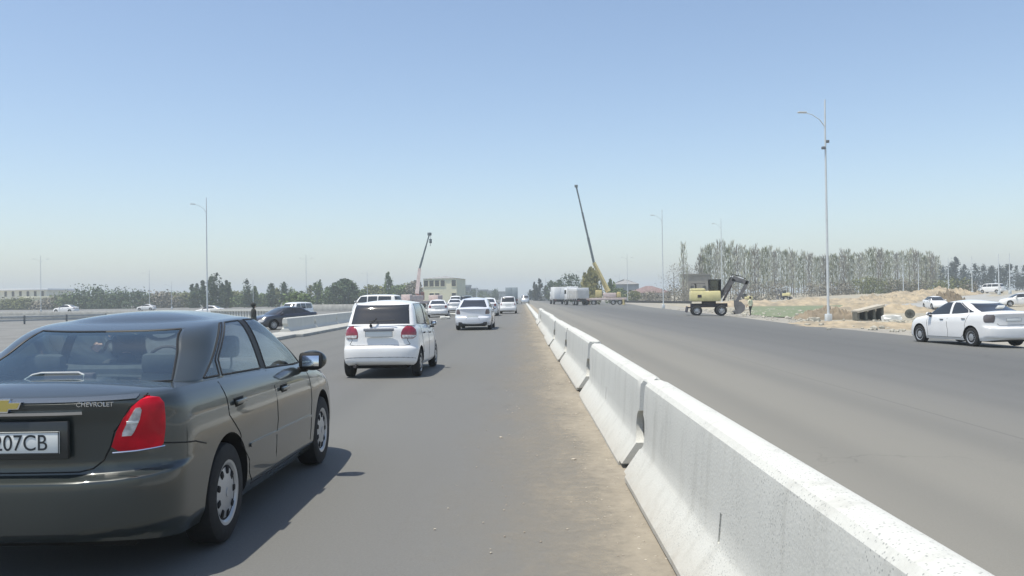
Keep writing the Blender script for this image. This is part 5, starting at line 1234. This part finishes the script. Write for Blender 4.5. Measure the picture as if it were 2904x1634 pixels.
for px, Y, ty, W_, sh, lm, lb in RT:
    tree('conifer' if sh == 'cone' else 'poplar' if sh == 'column' else 'broadleaf_tree', lb, px, Y, ty, W_*1.1, sh, lm, n=1000, leaf=.5, z0=.02, group='trees on the horizon ahead', clumps=18)
tree('willow', 'tall yellow-green willow in front of the yellow crane boom', 1677, 180, 744, 4.6, 'willow', L_wil, n=2600, leaf=.5, z0=.03, clumps=34)
# bare poplars on the right
def poplar_bare(seed, H, W, n=240, green=.3):
    r = random.Random(seed); bm = bmesh.new()
    for k in range(n):
        f = .18+.80*r.random(); a = r.random()*2*PI; rad = W/2*(1-max(0, (f-.7)/.3)*.75)*r.random()**.6; p_ = Vector((math.cos(a)*rad, math.sin(a)*rad, H*f))
        L = r.uniform(.5, 1.5); w_ = r.uniform(.05, .13); d = Vector((math.cos(a)*.28, math.sin(a)*.28, 1)).normalized()*L; sd_ = d.cross(Vector((r.gauss(0,1), r.gauss(0,1), 0))).normalized()*w_
        vs = [bm.verts.new(p_+q) for q in (-sd_, sd_, d+sd_*.3, d-sd_*.3)]; bm.faces.new(vs)
    me = D.meshes.new('crown'); bm.to_mesh(me); bm.free()
    mb = MB(); lean = r.uniform(-.3, .3); mb.tube([(0,0,-.2), (lean*.3, 0, H*.4), (lean, 0, H*.98)], .17, r2=.03, n=6)
    for k in range(6):
        z = H*(.25+.1*k); a = r.random()*2*PI; mb.tube([(lean*z/H,0,z), (lean*z/H+math.cos(a)*.35, math.sin(a)*.35, z+1.3), (lean*z/H+math.cos(a)*.45, math.sin(a)*.45, z+2.8)], .05, r2=.015, n=4)
    bmesh.ops.recalc_face_normals(mb.bm, faces=mb.bm.faces); tm = D.meshes.new('trunk'); mb.bm.to_mesh(tm); mb.bm.free()
    return me, tm
PV = [poplar_bare(k, 14.0, 1.9, 170) for k in range(7)]
for i, (cm, tm) in enumerate(PV):
    for m_, mm in ((cm, L_bare if i % 3 else L_oliv if i == 3 else L_brown), (tm, bark_pale if i % 2 else barkm)): m_.materials.append(mm)
top = pchip([(1985, 712), (2005, 700), (2045, 688), (2100, 690), (2140, 700), (2200, 702), (2250, 712), (2300, 716), (2345, 728), (2390, 712), (2440, 710), (2480, 706), (2530, 708), (2590, 708), (2640, 716), (2665, 735)])
rp = random.Random(21); px = 1986; cnt = 0
def add_poplar(px, Y, ty, lab, grp):
    global cnt
    b = sxy(px, Y); H = zat(ty, px, Y)-b.z; t = thing('bare_poplar', lab, 'tree', b, rp.random()*6, grp); t.scale = (1.15, 1.15, H/14.0)
    cm, tm = PV[cnt % 7]; cnt += 1
    for nm, m_ in (('crown', cm), ('trunk', tm)):
        o = D.objects.new(nm, m_); COL.objects.link(o); o.parent = t
n0 = []
while px < 2662:
    n0.append((px, rp.uniform(225, 300), top(px)+rp.uniform(-4, 16))); px += rp.uniform(4.5, 10)
zones = [(2049, 'thin leafless poplar in the row above the excavator'), (2200, 'thin leafless poplar in the dense row right of the excavator'), (2340, 'thin leafless poplar in the dense row just left of the tallest lamp post'), (2480, 'thin leafless poplar in the row just right of the tallest lamp post'), (2700, 'thin leafless poplar at the right end of the row, before the pines')]
for (px, Y, ty) in n0:
    lab = next(l for z, l in zones if px < z); add_poplar(px, Y, ty, lab, 'leafless poplars in the long row on the right')
for (px, Y, ty, lb) in [(1940, 232, 690, 'dark bare poplar standing alone with its tip above the brown scrub'), (1992, 240, 726, 'short bare poplar at the left end of the long row')]:
    add_poplar(px, Y, ty, lb, None)
for px, Y, ty, W_, lb in [(1912, 250, 738, 10, 'bare brownish tree right of the lamp post left of the excavator'), (1948, 255, 732, 9, 'bare brownish tree around the lone dark poplar'), (1972, 250, 745, 8, 'bare grey-green tree above the brown shed')]:
    tree('bare_tree', lb, px, Y, ty, W_, 'round', L_brown, n=900, leaf=.28, z0=.12, clumps=24, group=None)
# pines and scrub, far right
for i, (px, Y, ty) in enumerate([(2640, 330, 756), (2668, 330, 752), (2700, 320, 742), (2712, 315, 724), (2738, 330, 748), (2765, 325, 746), (2790, 330, 750), (2812, 325, 752), (2838, 330, 748), (2862, 325, 744), (2884, 330, 752), (2908, 330, 750)]):
    tree('pine', ['leftmost dark pine behind the last bare poplar', 'second pine from the left in the far right row', 'third pine, left shoulder of the tallest one', 'tallest pine of the far right row', 'pine just right of the tallest one', 'pine left of the post before the pines', 'pine right of that post, before the minivan', 'pine above the parked white minivan', 'pine between the two right posts', 'pine above the farthest right post', 'second last pine at the right edge', 'last pine cut by the right edge'][i], px, Y, ty, 6.5, 'column', L_pine, n=1100, leaf=.6, z0=.18, group='dark pines at far right', clumps=18)
for i, (px, Y, ty, W_, lm) in enumerate([(2440, 215, 790, 7, L_oliv), (2475, 210, 784, 6, L_oliv), (2510, 215, 788, 7, L_oliv), (2545, 212, 794, 6, L_brown), (2585, 215, 790, 7, L_oliv), (2620, 210, 800, 6, L_brown), (2665, 205, 800, 8, L_oliv), (2710, 205, 792, 7, L_oliv), (2745, 205, 806, 6, L_brown), (2300, 220, 808, 8, L_brown), (2215, 222, 806, 9, L_brown), (2160, 225, 800, 9, L_brown), (2100, 225, 806, 9, L_brown), (2360, 215, 806, 7, L_brown), (2400, 215, 810, 7, L_brown), (1850, 240, 826, 6, L_brown), (1925, 215, 812, 7, L_brown)]):
    tree('shrub', ['green shrub, leftmost of the olive clump right of the tallest lamp post', 'tallest olive shrub of the clump right of the tallest lamp post', 'olive shrub right of the tallest shrub', 'brown shrub in the middle of the clump', 'olive shrub near the right end of the clump', 'brown shrub at the right end of the clump', 'broad olive shrub above the far white sedan', 'olive shrub below the tallest pine', 'brown shrub right of the one below the tallest pine', 'brown scrub left of the tallest lamp post', 'brown scrub around the small far excavator', 'brown scrub right of the tiny far excavator', 'brown scrub behind the excavator arm', 'brown scrub right behind the tallest lamp post', 'brown scrub left of the olive clump', 'brown shrub beside the red-roofed house', 'brown shrub left of the brown shed'][i], px, Y, ty, W_*1.3, 'round', lm, cat='shrub', n=1000, leaf=.4, z0=0, clumps=20, group='scrub at the foot of the poplars')

# ================================================================== SOIL, RUBBLE AND SITE OBJECTS ON THE RIGHT
spoil = mat('spoil', (.42,.345,.235), .97, scale=.9, col2=(.25,.215,.16), bump=.6, bscale=4); brown_soil = mat('brown_soil', (.25,.205,.145), .97, scale=1, col2=(.18,.15,.11), bump=.5, bscale=4)
def heap(label, px, Y, W, Dp, H, m=spoil, seed=0, name='spoil_heap'):
    b = sxy(px, Y); bm = bmesh.new(); nx_, ny_ = 64, 24; g = []
    for j in range(ny_+1):
        row = []
        for i in range(nx_+1):
            u, v = i/nx_*2-1, j/ny_*2-1; e = max(0, 1-u*u)*max(0, 1-v*v); z = H*(e**.6)*(.75+.5*noise.noise(Vector((u*3+seed, v*2, seed))))+H*.34*noise.noise(Vector((u*11+seed, v*6, 1)))*e**.4+H*.20*noise.noise(Vector((u*27+seed, v*14, 4)))*e**.3
            row.append(bm.verts.new((u*W/2, v*Dp/2, z-.06)))
        g.append(row)
    for j in range(ny_):
        for i in range(nx_): bm.faces.new((g[j][i], g[j][i+1], g[j+1][i+1], g[j+1][i]))
    me = D.meshes.new(name); bm.to_mesh(me); bm.free(); o = new_obj(name, me, m, sharp=60); o.location = b; return tag(o, label, 'soil heap', 'heaps of soil right of the road')
heap('long tan soil heap behind the tallest lamp post', 2400, 150, 26, 10, 1.2, seed=1)
heap('tan soil heap with a hump right of the tallest lamp post', 2490, 140, 12, 8, 1.5, seed=2); heap('second tan hump right of the tallest lamp post', 2560, 145, 12, 8, 1.4, seed=3); heap('pale hump left of the far white sedan', 2600, 160, 14, 8, 1.4, seed=4)
heap('pale pinkish heap above the far white sedan', 2680, 150, 12, 8, 1.8, seed=5); heap('low pale bank behind the green strip', 2250, 135, 34, 8, 1.2, seed=6)
heap('brown soil bank at the right end of the green strip', 2350, 66, 5.2, 3, 1.0, m=brown_soil, seed=7); heap('low tan bank between the brown bank and the leaning slab', 2470, 84, 12, 6, 1.0, seed=8); heap('brown mound right of the far white sedan', 2692, 100, 4.0, 3, 2.2, m=brown_soil, seed=9)
heap('low rubble-covered bank along the verge left of the large white sedan', 2500, 47, 12, 4, .35, seed=10); heap('low tan bank at the foot of the tallest lamp post', 2360, 52, 7, 3, .3, seed=11)
# leaning slab on props
t = thing('concrete_slab', 'long slab leaning on dark props left of the white block', 'slab', sxy(2462, 62)); A_ = sxy(2412, 63)-t.location; B2 = sxy(2518, 61)-t.location
c = MB(); c.prism([(A_.x, -.5, .55), (B2.x, -.5, .95), (B2.x, -.5, 1.12), (A_.x, -.5, .70)], (0, 1.4, 0)); c.build('slab', mat('old_concrete', (.48,.44,.36), .9, var=.2, scale=3), t, smooth=False)
dk = mat('dark_timber', (.15,.15,.125), .9, var=.4, scale=6)
for f in (.04, .35, .66, .97):
    x = A_.x+(B2.x-A_.x)*f; c = MB(); c.box((x, .2, (.6+.38*f)/2), (.16, .9, .6+.38*f)); c.build('prop', dk, t)
c = MB(); c.box(((A_.x+B2.x)/2, .75, .3), ((B2.x-A_.x)*.96, .08, .6)); c.build('back_panel', mat('green_grey_panel', (.20,.21,.18), .9, var=.3, scale=3), t)
def rock(label, px, Y, d, m, seed=0, name='stone', cat='stone', grp=None, z=None):
    b = sxy(px, Y); mb = MB(); r = bmesh.ops.create_icosphere(mb.bm, subdivisions=3, radius=1)
    for v in r['verts']:
        k = 1+.35*noise.noise(v.co*1.7+Vector((seed, 0, 0))); q = v.co*k; v.co = Vector((max(-.8, min(.8, q.x))*d[0]/2, max(-.8, min(.8, q.y))*d[1]/2, max(-.7, min(.75, q.z))*d[2]/2+d[2]*.3))
    o = mb.build(name, m, None, sharp=25); o.location = b; return tag(o, label, cat, grp)
pst = mat('pale_stone', (.45,.43,.36), .9, var=.25, scale=4); gst = mat('grey_debris', (.13,.14,.12), .9, var=.5, scale=5)
rock('large white block right of the leaning slab', 2528, 58, (1.5, .8, .7), mat('white_block', (.70,.70,.66), .9, var=.1, scale=3), 1)
t_ = thing('tyre', 'old dark tyre lying on the pale ground right of the leaning slab', 'tyre', sxy(2580, 66)); c = MB(); c.lathe([(.28, -.16), (.52, -.15), (.58, -.08), (.58, .08), (.52, .15), (.28, .16), (.28, -.16)], n=28, M=Matrix.Translation((0,0,.52)) @ Matrix.Rotation(math.radians(55), 4, 'Z')); c.build('tread', gst, t_); t_.scale = (.62,)*3
rr = random.Random(8)
stone_pts = [(2262, 897, .5), (2310, 912, .6), (2330, 925, .35), (2450, 905, .45), (2480, 915, .4), (2545, 905, .55), (2538, 920, .6), (2560, 915, .3), (2290, 925, .3), (2400, 918, .3), (2500, 932, .3), (2570, 930, .35), (2420, 930, .25), (2350, 935, .2), (2240, 905, .3), (2210, 893, .35), (2590, 925, .25), (2520, 926, .25)]
for i, (px, py, d) in enumerate(stone_pts):
    q = gp(px, py); o = rock('', 1452, 10, (d*rr.uniform(.8, 1.5), d, d*.7), pst, seed=i*3.1); o.location = q; tag(o, 'pale loose stone scattered on the verge between lamp post and white sedan', 'stone', 'loose stones on the right verge')
# scrap of debris on the lane behind the hatchback
for i, (px, py, d) in enumerate([(1282, 897, .8), (1262, 905, .6), (1248, 893, .5)]):
    q = gp(px, py); o = rock('', 1452, 10, (d*1.5, d, d*.5), concrete, seed=40+i); o.location = q; tag(o, ['pale rubble lump nearest the pearl white sedan', 'pale rubble lump in the middle of three by the left kerb', 'leftmost pale rubble lump behind the hatchback'][i], 'rubble', 'rubble lumps by the left kerb')

# loose rubble over the verge and the site: too many to count
rb2 = MB(); r3 = random.Random(77)
for k in range(900):
    y = 24+r3.random()**1.3*95; x = redge(y)+.4+abs(r3.gauss(0, 1))*5.5+r3.random()*2; s_ = r3.uniform(.03, .13)*(1+(r3.random() > .93)*1.2)
    q = bmesh.ops.create_icosphere(rb2.bm, subdivisions=1, radius=s_)
    a_, b_2, c_ = r3.uniform(.7, 1.5), r3.uniform(.7, 1.3), r3.uniform(.4, .8)
    for v in q['verts']: v.co = Vector((v.co.x*a_+x, v.co.y*b_2+y, v.co.z*c_+G(x, y)+s_*.2))
tag(rb2.build('rubble', pst, None, smooth=False), 'small rubble and clods scattered over the dry soil right of the road', 'rubble', kind='stuff')
# ------------------------------------------------------------------ haze
hz = D.meshes.new('haze'); bm = bmesh.new(); bmesh.ops.create_cube(bm, size=1)
for v in bm.verts: v.co = Vector((v.co.x*5200, v.co.y*3300+1500, v.co.z*42+19.2))
bm.to_mesh(hz); bm.free(); HM = D.materials.new('haze'); HM.use_nodes = True; n = HM.node_tree; n.nodes.clear()
ho = n.nodes.new('ShaderNodeOutputMaterial'); pv = n.nodes.new('ShaderNodeVolumePrincipled'); pv.inputs['Color'].default_value = (.90,.975,1.0,1); pv.inputs['Density'].default_value = .0009
pv.inputs['Anisotropy'].default_value = 0.0
n.links.new(pv.outputs[0], ho.inputs['Volume']); hz.materials.append(HM)
tag(D.objects.new('haze', hz), 'thin pale haze over the whole plain', 'haze', kind='stuff'); COL.objects.link(D.objects['haze'])
